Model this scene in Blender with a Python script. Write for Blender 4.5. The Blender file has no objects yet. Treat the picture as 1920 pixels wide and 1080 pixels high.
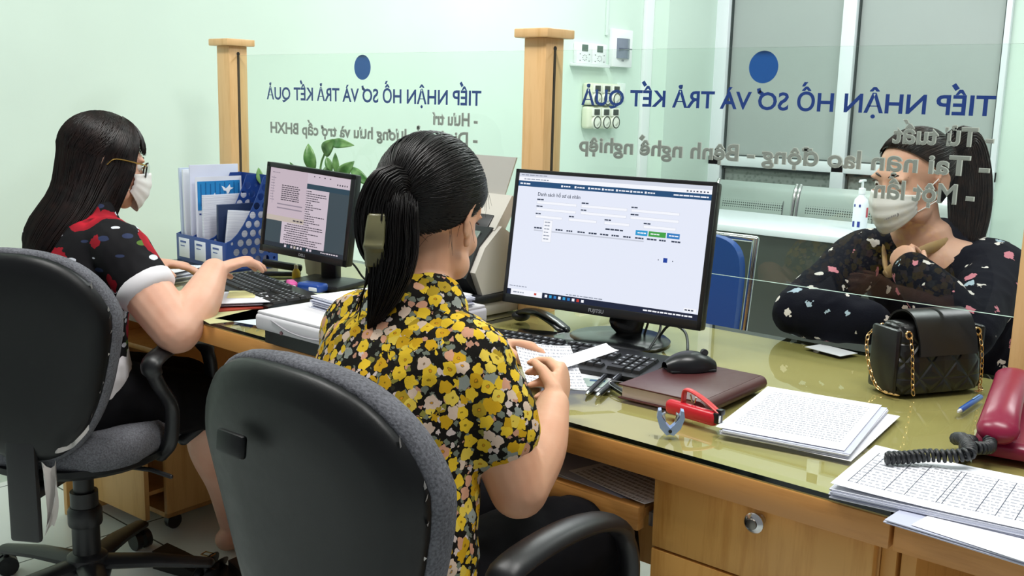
import bpy, bmesh, math, random
from mathutils import Vector as V, Matrix as M, noise
from math import pi, sin, cos, radians as rad
random.seed(7)
S = bpy.context.scene
COL = S.collection
# ------------------------------------------------------------------ camera
cam = bpy.data.cameras.new('camera'); cam.sensor_width = 36.0; cam.lens = 36.0*1926.14/1920
camo = bpy.data.objects.new('camera', cam); COL.objects.link(camo); S.camera = camo
_y, _p, _r = rad(40.601), rad(10.375), rad(1.4458)
fw = V((-sin(_y)*cos(_p), cos(_y)*cos(_p), -sin(_p)))
r0 = V((cos(_y), sin(_y), 0)); u0 = r0.cross(fw)
rr = cos(_r)*r0 + sin(_r)*u0; uu = -sin(_r)*r0 + cos(_r)*u0
camo.matrix_world = M(((rr.x, uu.x, -fw.x, 0), (rr.y, uu.y, -fw.y, 0), (rr.z, uu.z, -fw.z, 1.30), (0, 0, 0, 1)))
cam.clip_start = 0.05; cam.clip_end = 60
# ------------------------------------------------------------------ world, lamps, exposure
W = bpy.data.worlds.new('world'); S.world = W; W.use_nodes = True
bg = W.node_tree.nodes['Background']; bg.inputs[0].default_value = (0.93, 0.97, 1.0, 1); bg.inputs[1].default_value = 0.28
S.view_settings.view_transform = 'Standard'; S.view_settings.look = 'None'; S.view_settings.gamma = 1
S.view_settings.exposure = 0.0; S.view_settings.use_curve_mapping = False
def area(name, loc, rot, sx, sy, power, col=(1, 1, 1)):
    l = bpy.data.lights.new(name, 'AREA'); l.shape = 'RECTANGLE'; l.size = sx; l.size_y = sy; l.energy = power; l.color = col
    o = bpy.data.objects.new(name, l); o.location = loc; o.rotation_euler = rot; COL.objects.link(o); return o
area('ceiling_or_fill_lamp', (-2.0, 0.9, 2.92), (0, 0, 0), 1.3, 0.35, 39, (1.0, 0.985, 0.96))
area('ceiling_or_fill_lamp', (-0.2, 1.3, 2.92), (0, 0, 0), 1.3, 0.35, 39, (1.0, 0.985, 0.96))
area('ceiling_or_fill_lamp', (-2.2, 3.6, 2.92), (0, 0, 0), 1.3, 0.35, 45, (0.96, 1.0, 1.0))
area('ceiling_or_fill_lamp', (-0.2, 3.9, 2.92), (0, 0, 0), 1.3, 0.35, 35, (0.96, 1.0, 1.0))
area('ceiling_or_fill_lamp', (-2.4, 5.0, 2.92), (0, 0, 0), 1.3, 0.35, 9, (0.96, 1.0, 1.0))  # added fill with no known fixture, brightens the back wall and window
# ------------------------------------------------------------------ material helpers
def C(h):
    h = h.lstrip('#'); o = []
    for i in (0, 2, 4):
        c = int(h[i:i+2], 16)/255; o.append(c/12.92 if c <= 0.04045 else ((c+0.055)/1.055)**2.4)
    return (*o, 1)
class N:
    """a material with a principled shader and a few node shortcuts"""
    def __init__(s, name, col='#808080', rough=0.5, metal=0.0, spec=0.5):
        s.m = bpy.data.materials.new(name); s.m.use_nodes = True; s.t = s.m.node_tree
        s.b = s.t.nodes['Principled BSDF']; s.out = s.t.nodes['Material Output']
        s.set(col=col, rough=rough); s.b.inputs['Metallic'].default_value = metal; s.b.inputs['Specular IOR Level'].default_value = spec
        s.m.diffuse_color = C(col) if isinstance(col, str) else col
    def set(s, col=None, rough=None):
        if col is not None: s.b.inputs['Base Color'].default_value = C(col) if isinstance(col, str) else col
        if rough is not None: s.b.inputs['Roughness'].default_value = rough
    def n(s, typ, **kw):
        x = s.t.nodes.new('ShaderNode'+typ)
        for k, v in kw.items(): setattr(x, k, v)
        return x
    def l(s, a, b): s.t.links.new(a, b)
    def co(s, scale=(1, 1, 1), kind='Object', rot=(0, 0, 0)):
        tc = s.n('TexCoord'); mp = s.n('Mapping'); mp.inputs['Scale'].default_value = scale; mp.inputs['Rotation'].default_value = rot
        s.l(tc.outputs[kind], mp.inputs['Vector']); return mp.outputs[0]
    def noise(s, vec, scale=5, detail=3, rough=0.5):
        x = s.n('TexNoise'); x.inputs['Scale'].default_value = scale; x.inputs['Detail'].default_value = detail; x.inputs['Roughness'].default_value = rough
        s.l(vec, x.inputs['Vector']); return x
    def vor(s, vec, scale, rnd=1.0, feature='F1'):
        x = s.n('TexVoronoi', feature=feature); x.inputs['Scale'].default_value = scale; x.inputs['Randomness'].default_value = rnd
        s.l(vec, x.inputs['Vector']); return x
    def math(s, op, a, b=None, clamp=False):
        x = s.n('Math', operation=op, use_clamp=clamp)
        for i, v in enumerate((a, b)):
            if v is None: continue
            if isinstance(v, (int, float)): x.inputs[i].default_value = v
            else: s.l(v, x.inputs[i])
        return x.outputs[0]
    def ramp(s, fac, stops, const=False):
        x = s.n('ValToRGB'); e = x.color_ramp.elements
        if const: x.color_ramp.interpolation = 'CONSTANT'
        while len(e) < len(stops): e.new(0.5)
        for k, (p, c) in enumerate(stops):
            e[k].position = p; e[k].color = C(c) if isinstance(c, str) else c
        s.l(fac, x.inputs[0]); return x.outputs[0]
    def mix(s, fac, a, b):
        x = s.n('Mix', data_type='RGBA')
        for v, i in ((fac, 0), (a, 6), (b, 7)):
            if isinstance(v, (int, float)): x.inputs[i].default_value = v
            elif isinstance(v, str): x.inputs[i].default_value = C(v)
            else: s.l(v, x.inputs[i])
        return x.outputs[2]
    def base(s, c): s.l(c, s.b.inputs['Base Color']); return s
    def bump(s, h, strength=0.3, dist=0.002):
        x = s.n('Bump'); x.inputs['Strength'].default_value = strength; x.inputs['Distance'].default_value = dist
        s.l(h, x.inputs['Height']); s.l(x.outputs[0], s.b.inputs['Normal']); return s
MATS = {}
def plain(col, rough=0.5, metal=0.0, spec=0.5, grain=0.0):
    k = (col, rough, metal, spec, grain)
    if k not in MATS:
        x = N('surface_'+col.strip('#'), col, rough, metal, spec)
        v = x.co(); nz = x.noise(v, 60, 2)
        x.l(x.math('MULTIPLY_ADD', nz.outputs[0], 0.10) if False else x.math('ADD', x.math('MULTIPLY', nz.outputs[0], 0.10), max(rough-0.05, 0.02)), x.b.inputs['Roughness'])
        if grain: x.bump(x.noise(v, 500, 2).outputs[0], grain, 0.001)
        MATS[k] = x.m
    return MATS[k]
def glow(col, strength=1.0):
    k = ('glow', col, strength)
    if k not in MATS:
        x = N('screen_glow_'+col.strip('#'), '#050505', 0.35); x.b.inputs['Emission Color'].default_value = C(col); x.b.inputs['Emission Strength'].default_value = strength
        MATS[k] = x.m
    return MATS[k]
def wood(name, light, dark, axis='x', rough=0.35, scale=1.0):
    x = N(name, light, rough); st = {'x': (1.2, 14, 14), 'y': (14, 1.2, 14), 'z': (14, 14, 1.2)}[axis]
    v = x.co(tuple(q*scale for q in st)); nz = x.noise(v, 2.2, 6, 0.6)
    fine = x.noise(v, 14, 4, 0.6)
    f = x.math('ADD', x.math('MULTIPLY', nz.outputs[0], 0.75), x.math('MULTIPLY', fine.outputs[0], 0.25))
    c = x.ramp(f, [(0.30, dark), (0.50, light), (0.72, light), (0.85, dark)])
    x.base(c).bump(fine.outputs[0], 0.08, 0.001); return x.m
def thin_glass(name, tint, ior=1.5, gain=1.0, rough=0.0):
    x = N(name, tint, 0.1); t = x.t
    tr = x.n('BsdfTransparent'); tr.inputs[0].default_value = C(tint)
    gl = x.n('BsdfGlossy'); gl.inputs['Roughness'].default_value = rough
    fr = x.n('Fresnel'); fr.inputs['IOR'].default_value = ior
    ge = x.n('NewGeometry')
    f = x.math('MULTIPLY', x.math('MULTIPLY', fr.outputs[0], gain), x.math('SUBTRACT', 1.0, ge.outputs['Backfacing']), True)
    mx = x.n('MixShader'); x.l(f, mx.inputs[0]); x.l(tr.outputs[0], mx.inputs[1]); x.l(gl.outputs[0], mx.inputs[2]); x.l(mx.outputs[0], x.out.inputs['Surface'])
    return x.m
# ------------------------------------------------------------------ object helpers
def tag(o, label=None, cat=None, group=None, kind=None):
    if label: o['label'] = label
    if cat: o['category'] = cat
    if group: o['group'] = group
    if kind: o['kind'] = kind
    return o
def thing(name, label, cat, loc=(0, 0, 0), rz=0, group=None):
    o = bpy.data.objects.new(name, None); o.empty_display_size = 0.05; COL.objects.link(o)
    o.location = loc; o.rotation_euler = (0, 0, rz); return tag(o, label, cat, group)
def finish(name, me, mats, parent, smooth=True, ang=40):
    for m in (mats if isinstance(mats, (list, tuple)) else [mats]): me.materials.append(m)
    if smooth:
        me.shade_smooth()
        if ang: me.set_sharp_from_angle(angle=rad(ang))
    o = bpy.data.objects.new(name, me); COL.objects.link(o)
    if parent: o.parent = parent
    return o
def copy_tree(o, parent=None):
    c = o.copy(); COL.objects.link(c); c.parent = parent
    for ch in list(o.children): copy_tree(ch, c)
    return c
def frame(t, ref):
    t = t.normalized(); a = ref - t*ref.dot(t)
    if a.length < 1e-5: a = V((1, 0, 0)) - t*t.x
    if a.length < 1e-5: a = V((0, 1, 0)) - t*t.y
    a.normalize(); return a, t.cross(a)
class B:
    """collects shapes into one mesh"""
    def __init__(s): s.bm = bmesh.new()
    def _add(s, tmp, mat4, mi):
        vs = {}
        for v in tmp.verts: vs[v] = s.bm.verts.new(mat4 @ v.co)
        for f in tmp.faces:
            try: nf = s.bm.faces.new([vs[v] for v in f.verts]); nf.material_index = mi
            except ValueError: pass
        tmp.free()
    def box(s, c, d, bev=0.0, rot=None, mi=0, seg=2):
        t = bmesh.new(); bmesh.ops.create_cube(t, size=1.0)
        for v in t.verts: v.co = V((v.co.x*d[0], v.co.y*d[1], v.co.z*d[2]))
        if bev: bmesh.ops.bevel(t, geom=list(t.edges), offset=min(bev, min(d)*0.45), segments=seg, profile=0.5, affect='EDGES')
        mm = M.Translation(V(c)) @ (rot.to_4x4() if rot else M.Identity(4)); s._add(t, mm, mi); return s
    def ell(s, c, r, rot=None, mi=0, u=16, v=10):
        t = bmesh.new(); bmesh.ops.create_uvsphere(t, u_segments=u, v_segments=v, radius=1.0)
        mm = M.Translation(V(c)) @ (rot.to_4x4() if rot else M.Identity(4)) @ M.Diagonal((*((r,)*3 if isinstance(r, (int, float)) else r), 1)); s._add(t, mm, mi); return s
    def tube(s, pts, r, n=8, ref=V((0, 0, 1)), closed=False, mi=0, round_=False, flat=1.0):
        """r: number, list of numbers, or list of (a, b) half axes (a along ref)"""
        pts = [V(p) for p in pts]; k = len(pts)
        rs = r if isinstance(r, (list, tuple)) else [r]*k
        rs = [(q if isinstance(q, (tuple, list)) else (q, q*flat)) for q in rs]
        T = []
        for i in range(k):
            a = pts[(i-1) % k] if (closed or i > 0) else pts[i]; b = pts[(i+1) % k] if (closed or i < k-1) else pts[i]
            T.append((b-a).normalized() if (b-a).length > 1e-9 else V((0, 0, 1)))
        rings = []; cur = V(ref)
        spec = []
        for i in range(k):
            a, b = frame(T[i], cur)
            if closed or ref is None: pass
            spec.append((pts[i], a, b, rs[i], T[i])); cur = a
        full = []
        if round_ and not closed:
            p, a, b, q, t = spec[0]; m = (q[0]+q[1])/2
            for h in (0.97, 0.75, 0.4): full.append((p - t*m*h, a, b, (q[0]*math.sqrt(1-h*h), q[1]*math.sqrt(1-h*h))))
        full += [x[:4] for x in spec]
        if round_ and not closed:
            p, a, b, q, t = spec[-1]; m = (q[0]+q[1])/2
            for h in (0.4, 0.75, 0.97): full.append((p + t*m*h, a, b, (q[0]*math.sqrt(1-h*h), q[1]*math.sqrt(1-h*h))))
        for p, a, b, q in full:
            rings.append([s.bm.verts.new(p + a*q[0]*cos(2*pi*j/n) + b*q[1]*sin(2*pi*j/n)) for j in range(n)])
        kk = len(rings)
        for i in range(kk if closed else kk-1):
            A, Bq = rings[i], rings[(i+1) % kk]
            for j in range(n):
                f = s.bm.faces.new((A[j], A[(j+1) % n], Bq[(j+1) % n], Bq[j])); f.material_index = mi
        if not closed:
            f = s.bm.faces.new(rings[0][::-1]); f.material_index = mi
            f = s.bm.faces.new(rings[-1]); f.material_index = mi
        return s
    def cyl(s, a, b, r0, r1=None, n=20, mi=0): return s.tube([a, b], [r0, r0 if r1 is None else r1], n, mi=mi)
    def lathe(s, prof, c=(0, 0, 0), n=24, mi=0, rot=None):
        c = V(c); rings = []
        for r, z in prof:
            ring = []
            for j in range(n):
                p = V((max(r, 1e-4)*cos(2*pi*j/n), max(r, 1e-4)*sin(2*pi*j/n), z))
                if rot: p = rot @ p
                ring.append(s.bm.verts.new(c + p))
            rings.append(ring)
        for i in range(len(rings)-1):
            for j in range(n):
                f = s.bm.faces.new((rings[i][j], rings[i][(j+1) % n], rings[i+1][(j+1) % n], rings[i+1][j])); f.material_index = mi
        for ring, fl in ((rings[0], True), (rings[-1], False)):
            f = s.bm.faces.new(ring[::-1] if fl else ring); f.material_index = mi
        return s
    def prism(s, outline, h, mat4=None, mi=0, holes=(), bev=0.0):
        """2D outline (x, y) extruded by h along z, with optional holes"""
        t = bmesh.new(); edges = []
        for loop in (outline, *holes):
            vs = [t.verts.new((p[0], p[1], 0)) for p in loop]
            edges += [t.edges.new((vs[i], vs[(i+1) % len(vs)])) for i in range(len(vs))]
        if holes: bmesh.ops.triangle_fill(t, edges=edges, use_beauty=True)
        else: t.faces.new(list(t.verts))
        bmesh.ops.recalc_face_normals(t, faces=list(t.faces))
        g = bmesh.ops.extrude_face_region(t, geom=list(t.faces))
        for v in [x for x in g['geom'] if isinstance(x, bmesh.types.BMVert)]: v.co.z += h
        bmesh.ops.recalc_face_normals(t, faces=list(t.faces))
        s._add(t, mat4 or M.Identity(4), mi); return s
    def grid(s, fn, nu, nv, mi=0, thick=0.0, closeu=False):
        P = [[V(fn(i/nu, j/nv)) for j in range(nv+1)] for i in range(nu+1)]
        vs = [[s.bm.verts.new(p) for p in row] for row in P]
        fs = []
        for i in range(nu):
            for j in range(nv):
                f = s.bm.faces.new((vs[i][j], vs[i+1][j], vs[i+1][j+1], vs[i][j+1])); f.material_index = mi; fs.append(f)
        if thick:
            nrm = [[V((0, 0, 0)) for _ in row] for row in P]
            for i in range(nu+1):
                for j in range(nv+1):
                    a = P[min(i+1, nu)][j] - P[max(i-1, 0)][j]; b = P[i][min(j+1, nv)] - P[i][max(j-1, 0)]
                    c = a.cross(b); nrm[i][j] = c.normalized() if c.length > 1e-12 else V((0, 0, 1))
            w = [[s.bm.verts.new(P[i][j] - nrm[i][j]*thick) for j in range(nv+1)] for i in range(nu+1)]
            for i in range(nu):
                for j in range(nv):
                    f = s.bm.faces.new((w[i][j], w[i][j+1], w[i+1][j+1], w[i+1][j])); f.material_index = mi
            rim = [(i, 0) for i in range(nu)] + [(nu, j) for j in range(nv)] + [(i, nv) for i in range(nu, 0, -1)] + [(0, j) for j in range(nv, 0, -1)]
            for q in range(len(rim)):
                a, b = rim[q], rim[(q+1) % len(rim)]
                try:
                    f = s.bm.faces.new((vs[b[0]][b[1]], vs[a[0]][a[1]], w[a[0]][a[1]], w[b[0]][b[1]])); f.material_index = mi
                except ValueError: pass
        return s
    def quad(s, pts, mi=0):
        f = s.bm.faces.new([s.bm.verts.new(V(p)) for p in pts]); f.material_index = mi; return s
    def mesh(s, me):
        s.bm.from_mesh(me); return s
    def obj(s, name, mats, parent=None, smooth=True, ang=40, recalc=True):
        if recalc: bmesh.ops.recalc_face_normals(s.bm, faces=list(s.bm.faces))
        me = bpy.data.meshes.new(name); s.bm.to_mesh(me); s.bm.free(); return finish(name, me, mats, parent, smooth, ang)
def struct(o): o['kind'] = 'structure'; return o
def RX(a): return M.Rotation(a, 3, 'X')
def RY(a): return M.Rotation(a, 3, 'Y')
def RZ(a): return M.Rotation(a, 3, 'Z')
def dg():
    bpy.context.view_layer.update(); return bpy.context.evaluated_depsgraph_get()
def smooth_path(pts, n=6):
    """Catmull-Rom through pts"""
    P = [V(p) for p in pts]; P = [P[0]*2-P[1]] + P + [P[-1]*2-P[-2]]; out = []
    for i in range(1, len(P)-2):
        a, b, c, d = P[i-1:i+3]
        for k in range(n):
            t = k/n; out.append(0.5*((2*b) + (c-a)*t + (2*a-5*b+4*c-d)*t*t + (3*b-a-3*c+d)*t**3))
    out.append(P[-2]); return out
# ------------------------------------------------------------------ lettering (built-in font, marks it lacks are drawn)
MARKS = {'ộ': ('ô', 'd'), 'Ơ': ('O', 'h'), 'ơ': ('o', 'h'), 'ớ': ('o', 'ha'), 'ợ': ('o', 'hd'), 'ệ': ('ê', 'd'), 'ề': ('ê', 'g'), 'Ế': ('Ê', 'A'), 'ế': ('ê', 'a2'), 'ể': ('ê', 'k')}
def text_mesh(body, off=0.0, extrude=0.0):
    cu = bpy.data.curves.new('lettering', 'FONT'); cu.body = body; cu.offset = off; cu.extrude = extrude; cu.resolution_u = 3
    o = bpy.data.objects.new('lettering', cu); COL.objects.link(o); d = dg()
    me = bpy.data.meshes.new_from_object(o.evaluated_get(d)); bpy.data.objects.remove(o); bpy.data.curves.remove(cu); return me
_wc = {}
def text_w(body):
    if not body: return 0.0
    if body not in _wc:
        def mx(b):
            me = text_mesh(b); v = max((q.co.x for q in me.vertices), default=0.0); bpy.data.meshes.remove(me); return v
        _wc[body] = mx(body + '.') - mx('.')
    return _wc[body]
def add_text(b, body, mat4, size, width=None, off=0.0, extrude=0.0, mi=0, center=False):
    plainb = ''.join(MARKS[c][0] if c in MARKS else c for c in body)
    me = text_mesh(plainb, off, extrude); t = bmesh.new(); t.from_mesh(me); bpy.data.meshes.remove(me)
    wd = 0.05 + off*1.5
    def stroke(pts):
        q = B(); q.bm.free(); q.bm = t
        for i in range(len(pts)-1):
            a, c = V((*pts[i], 0)), V((*pts[i+1], 0)); d = (c-a).normalized(); n = V((-d.y, d.x, 0))*wd
            vs = [t.verts.new(p + V((0, 0, extrude+0.0004/size))) for p in (a-n-d*wd*0.4, c-n+d*wd*0.4, c+n+d*wd*0.4, a+n-d*wd*0.4)]; t.faces.new(vs)
    for i, c in enumerate(body):
        if c not in MARKS: continue
        x0 = text_w(plainb[:i]); bw = text_w(MARKS[c][0]); cx = x0 + bw/2; up = c.isupper(); top = 0.70 if up else 0.50
        for k in MARKS[c][1].replace('a2', 'A'):
            if k == 'h': stroke([(x0+bw*0.80, top-0.06), (x0+bw*0.93, top+0.0), (x0+bw*0.97, top+0.12)])
            if k == 'd': stroke([(cx-0.03, -0.14), (cx+0.03, -0.14)])
            if k == 'g': stroke([(cx+0.12, top+0.36), (cx+0.22, top+0.22)])
            if k == 'A': stroke([(cx+0.14, top+0.22), (cx+0.24, top+0.36)])
            if k == 'a': stroke([(cx-0.05, top+0.10), (cx+0.06, top+0.24)])
            if k == 'k': stroke([(cx+0.12, top+0.32), (cx+0.2, top+0.38), (cx+0.22, top+0.28), (cx+0.15, top+0.22)])
    mxv = max((v.co.x for v in t.verts), default=1.0); sx = size if width is None else width/mxv
    pre = M.Diagonal((sx, size, size, 1))
    if center: pre = pre @ M.Translation((-mxv/2, 0, 0))
    b._add(t, mat4 @ pre, mi); return b
# ------------------------------------------------------------------ shared materials
def wall_paint(name, col):
    x = N(name, col, 0.55, spec=0.3); v = x.co(); n1 = x.noise(v, 1.3, 3); n2 = x.noise(v, 90, 2)
    c = C(col); lo = tuple(q*0.94 for q in c[:3]) + (1,)
    x.base(x.ramp(n1.outputs[0], [(0.35, lo), (0.65, c)])).bump(n2.outputs[0], 0.05, 0.002); return x.m
MINT = wall_paint('mint_wall_paint', '#d9ecdf')
WHITEP = plain('#eef2f2', 0.4); ALU = plain('#e9eff2', 0.32)
POST = wood('honey_post_wood', '#e2b882', '#d1a268', 'z', 0.38)
DESKW = wood('honey_desk_wood', '#cf9350', '#b67a37', 'x', 0.33)
DESKV = wood('honey_cabinet_wood', '#dda75c', '#c78c42', 'z', 0.36)
BLACK = plain('#111215', 0.42); BLACKG = plain('#0c0d10', 0.22); DARK = plain('#1b1d20', 0.5); CHROME = plain('#c9c9c9', 0.18, 1.0)
CREAM = plain('#d8d2c6', 0.45); PAPER = plain('#eeeff4', 0.75, spec=0.2)
# ------------------------------------------------------------------ the room
def tiles():
    x = N('white_floor_tiles', '#c9d2d0', 0.22); br = x.n('TexBrick'); v = x.co(); x.l(v, br.inputs['Vector'])
    br.offset = 0; br.inputs['Scale'].default_value = 1.0; br.inputs['Brick Width'].default_value = 0.6; br.inputs['Row Height'].default_value = 0.6
    br.inputs['Mortar Size'].default_value = 0.003; br.inputs['Color1'].default_value = C('#e2e9e7'); br.inputs['Color2'].default_value = C('#dde5e2'); br.inputs['Mortar'].default_value = C('#5d6563')
    x.base(br.outputs[0]); return x.m
o = struct(B().box((-0.5+0.26, 2.6-0.12, -0.05), (6.5, 7.0, 0.1)).obj('floor', tiles(), smooth=False)); 
o.data.transform(M.Translation((2.76, -1.48, 0))); o.location = (-2.76, 1.48, 0)
struct(B().box((-3.45, 2.4, 1.5), (0.1, 7.0, 3.0)).obj('wall_left', MINT, smooth=False))
WY = 5.72
b = B()
b.box((-3.36, WY+0.06, 1.5), (0.08, 0.12, 3.0)); b.box((0.2, WY+0.06, 1.5), (3.6, 0.12, 3.0))
b.box((-2.46, WY+0.06, 0.06), (1.72, 0.12, 0.12)); b.box((-2.46, WY+0.06, 2.7), (1.72, 0.12, 0.6))
struct(b.obj('wall_back', MINT, smooth=False))
struct(B().box((-3.34, 5.43, 1.5), (0.12, 0.58, 3.0)).obj('wall_pier', MINT, smooth=False))
struct(B().box((-1.0, 3.0, 3.03), (4.8, 5.7, 0.06)).obj('ceiling', plain('#f2f4f2', 0.7), smooth=False))
# window: white aluminium frame, frosted panes above, patterned curtain panes below
def frosted():
    x = N('frosted_grey_pane', '#aab2ae', 0.45, spec=0.25); v = x.co(); n1 = x.noise(v, 0.9, 2); n2 = x.noise(v, 240, 2)
    x.base(x.ramp(n1.outputs[0], [(0.3, '#a3aca8'), (0.7, '#b0b7b4')])).bump(n2.outputs[0], 0.15, 0.001); return x.m
def lace():
    x = N('patterned_grey_pane', '#7d8580', 0.6); v = x.co((1, 1, 1)); vo = x.vor(v, 45); 
    x.base(x.ramp(vo.outputs['Distance'], [(0.2, '#767f79'), (0.5, '#8d958f')])).bump(vo.outputs['Distance'], 0.5, 0.002); return x.m
FR, LACE = frosted(), lace()
wn = struct(thing('window_1', 'white aluminium window of frosted grey panes behind the visitor', 'window'))
b = B()
for x0, x1 in ((-3.30, -3.20), (-2.485, -2.405)): b.box(((x0+x1)/2, WY-0.01, 1.28), (x1-x0, 0.07, 2.35), 0.006)
b.box((-1.615, WY-0.005, 1.28), (0.03, 0.05, 2.35), 0.004)
b.box((-2.45, WY-0.012, 0.965), (1.70, 0.066, 0.062), 0.006); b.box((-2.45, WY-0.012, 2.42), (1.70, 0.066, 0.07), 0.006); b.box((-2.45, WY-0.012, 0.15), (1.70, 0.066, 0.07), 0.006)
struct(b.obj('window_frame', ALU, wn))
for x0, x1 in ((-3.20, -2.485), (-2.405, -1.63)):
    w_ = x1-x0; cx = (x0+x1)/2
    struct(B().box((cx, WY+0.015, 1.69), (w_, 0.012, 1.40)).obj('window_pane', FR, wn))
    struct(B().box((cx, WY+0.015, 0.56), (w_, 0.012, 0.76)).obj('window_lower_pane', LACE, wn))
    g = B()
    for zc in (0.999, 2.384): g.box((cx, WY-0.002, zc), (w_, 0.02, 0.008))
    for xc in (x0+0.004, x1-0.004): g.box((xc, WY-0.002, 1.69), (0.008, 0.02, 1.38))
    g.box((cx, WY-0.002, 0.925), (w_, 0.02, 0.012)); g.box((x0+0.006, WY-0.002, 0.56), (0.012, 0.02, 0.74))
    struct(g.obj('window_gasket', plain('#3a4442', 0.6), wn))
# cable trunking on the left wall
struct(B().box((-3.388, 5.098, 1.5), (0.024, 0.082, 3.0), 0.004).obj('trim_1', WHITEP))
struct(B().box((-3.392, 4.70, 2.33), (0.016, 0.018, 1.34), 0.003).obj('trim_2', plain('#dfece6', 0.45)))
# ------------------------------------------------------------------ things on the left wall
XW = -3.4
LCD = plain('#5f7268', 0.25); INK = plain('#39413d', 0.5)
def thermostat(y0, y1, label):
    t = thing('thermostat', label, 'thermostat', (XW, (y0+y1)/2, 1.5025), 0, 'thermostats on the left wall')
    w = y1-y0-0.006
    B().box((0.014, 0, 0.0525), (0.028, w, 0.105), 0.004).obj('body', plain('#f0f2f3', 0.4), t)
    B().box((0.029, 0, 0.079), (0.003, 0.052, 0.034), 0.001).obj('display', LCD, t)
    for a in range(8): B().box((0.0285, 0.018*cos(a*pi/4), 0.028+0.014*sin(a*pi/4)), (0.002, 0.005, 0.003)).obj('button', INK, t)
    for sy in (-1, 1):
        for sz in (0.012, 0.046): B().box((0.0285, sy*0.04, sz), (0.002, 0.006, 0.004)).obj('button', INK, t)
thermostat(4.412, 4.548, 'white thermostat with grey display, the one nearer the middle wooden post')
thermostat(4.548, 4.682, 'white thermostat with grey display, the one nearer the breaker box')
tag(B().box((XW+0.0225, 4.54, 1.4925), (0.045, 0.305, 0.016), 0.003).box((XW+0.043, 4.54, 1.499), (0.004, 0.305, 0.006), 0.001).obj('shelf', WHITEP), 'narrow white shelf holding the two thermostats on the wall', 'shelf')
t = thing('breaker_box', 'white breaker box with smoked cover on the left wall', 'breaker box', (XW, 4.826, 1.495))
B().box((0.016, 0, 0.101), (0.032, 0.185, 0.203), 0.004).obj('body', plain('#f3f5f6', 0.35), t)
b = B(); 
b.grid(lambda u, v: (0.034+0.016*sin(pi*u)**0.7, -0.062+0.124*u, 0.046+0.108*v), 10, 2, thick=0.003); b.obj('smoked_cover', plain('#7f8796', 0.15), t)
B().box((0.05, 0.0, 0.098), (0.006, 0.12, 0.007), 0.002).obj('hinge_bar', plain('#5c6373', 0.3), t)
B().box((0.033, 0, 0.034), (0.003, 0.022, 0.008), 0.001).obj('latch', plain('#aab0b4', 0.4), t)
def switch_box(z0, z1, label, y0=4.5):
    t = thing('fan_regulator', label, 'fan regulator', (XW, y0+0.145, z0+0.002), 0, 'triple fan regulators on the left wall')
    h = z1-z0-0.004
    B().box((0.025, 0, h/2), (0.05, 0.29, h), 0.016, seg=3).obj('housing', plain('#dfe3cb', 0.4), t)
    for k in (-1, 0, 1):
        yc = 0.012+k*0.088
        B().box((0.0535, yc, h*0.75), (0.009, 0.078, h*0.38), 0.003).obj('switch_plate', plain('#eef0e4', 0.35), t)
        s = B().box((0.059, yc, h*0.75), (0.005, 0.048, h*0.26), 0.002).obj('rocker', plain('#3b403b', 0.35), t)
        B().lathe([(0.036, 0), (0.034, 0.01), (0.03, 0.014), (0.0, 0.015)], (0.05, yc, h*0.29), 24, rot=RY(pi/2)).obj('dial', plain('#e9ecdf', 0.35), t)
        B().tube([(0.064, yc+0.031*cos(a*pi/12), h*0.29+0.031*sin(a*pi/12)) for a in range(24)], 0.0032, 6, closed=True).obj('dial_ring', plain('#3a4038', 0.4), t)
        B().box((0.066, yc+0.006, h*0.29-0.006), (0.006, 0.03, 0.009), 0.002, rot=RX(rad(40))).obj('pointer', plain('#b7bbae', 0.4), t)
switch_box(1.282, 1.403, 'cream triple fan regulator, the upper of the two on the wall')
switch_box(1.155, 1.278, 'cream triple fan regulator, the lower of the two on the wall')
tag(B().box((XW+0.006, 4.857, 1.358), (0.012, 0.078, 0.10), 0.004).box((XW+0.013, 4.857, 1.358), (0.006, 0.022, 0.04), 0.002).obj('wall_switch', plain('#e6efe9', 0.4)), 'small white wall switch beside the upper cream fan regulator', 'switch')
# ------------------------------------------------------------------ the counter: three desks with glass tops
DZ = 0.76; YF = 1.35; YB = 2.235
def felt():
    x = N('olive_gold_desk_cover', '#b3a46e', 0.5, spec=0.2); v = x.co(); n1 = x.noise(v, 2.0, 3); n2 = x.noise(v, 120, 2)
    x.base(x.ramp(n1.outputs[0], [(0.3, '#af9f68'), (0.7, '#baab76')])).bump(n2.outputs[0], 0.1, 0.001); return x.m
FELT = felt(); DGLASS = thin_glass('desk_glass', '#f8fbf5', 1.55, 1.2); DEDGE = plain('#0b1512', 0.12)
def knob(parent, loc):
    k = B().lathe([(0.009, 0), (0.008, 0.010), (0.015, 0.016), (0.016, 0.022), (0.012, 0.026), (0.004, 0.027)], loc, 24, rot=RX(pi/2)).obj('knob', CHROME, parent)
    B().lathe([(0.0085, 0.0268), (0.008, 0.029), (0.003, 0.0295)], loc, 18, rot=RX(pi/2)).obj('lock_core', plain('#75706a', 0.25, 1.0), k)
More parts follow.
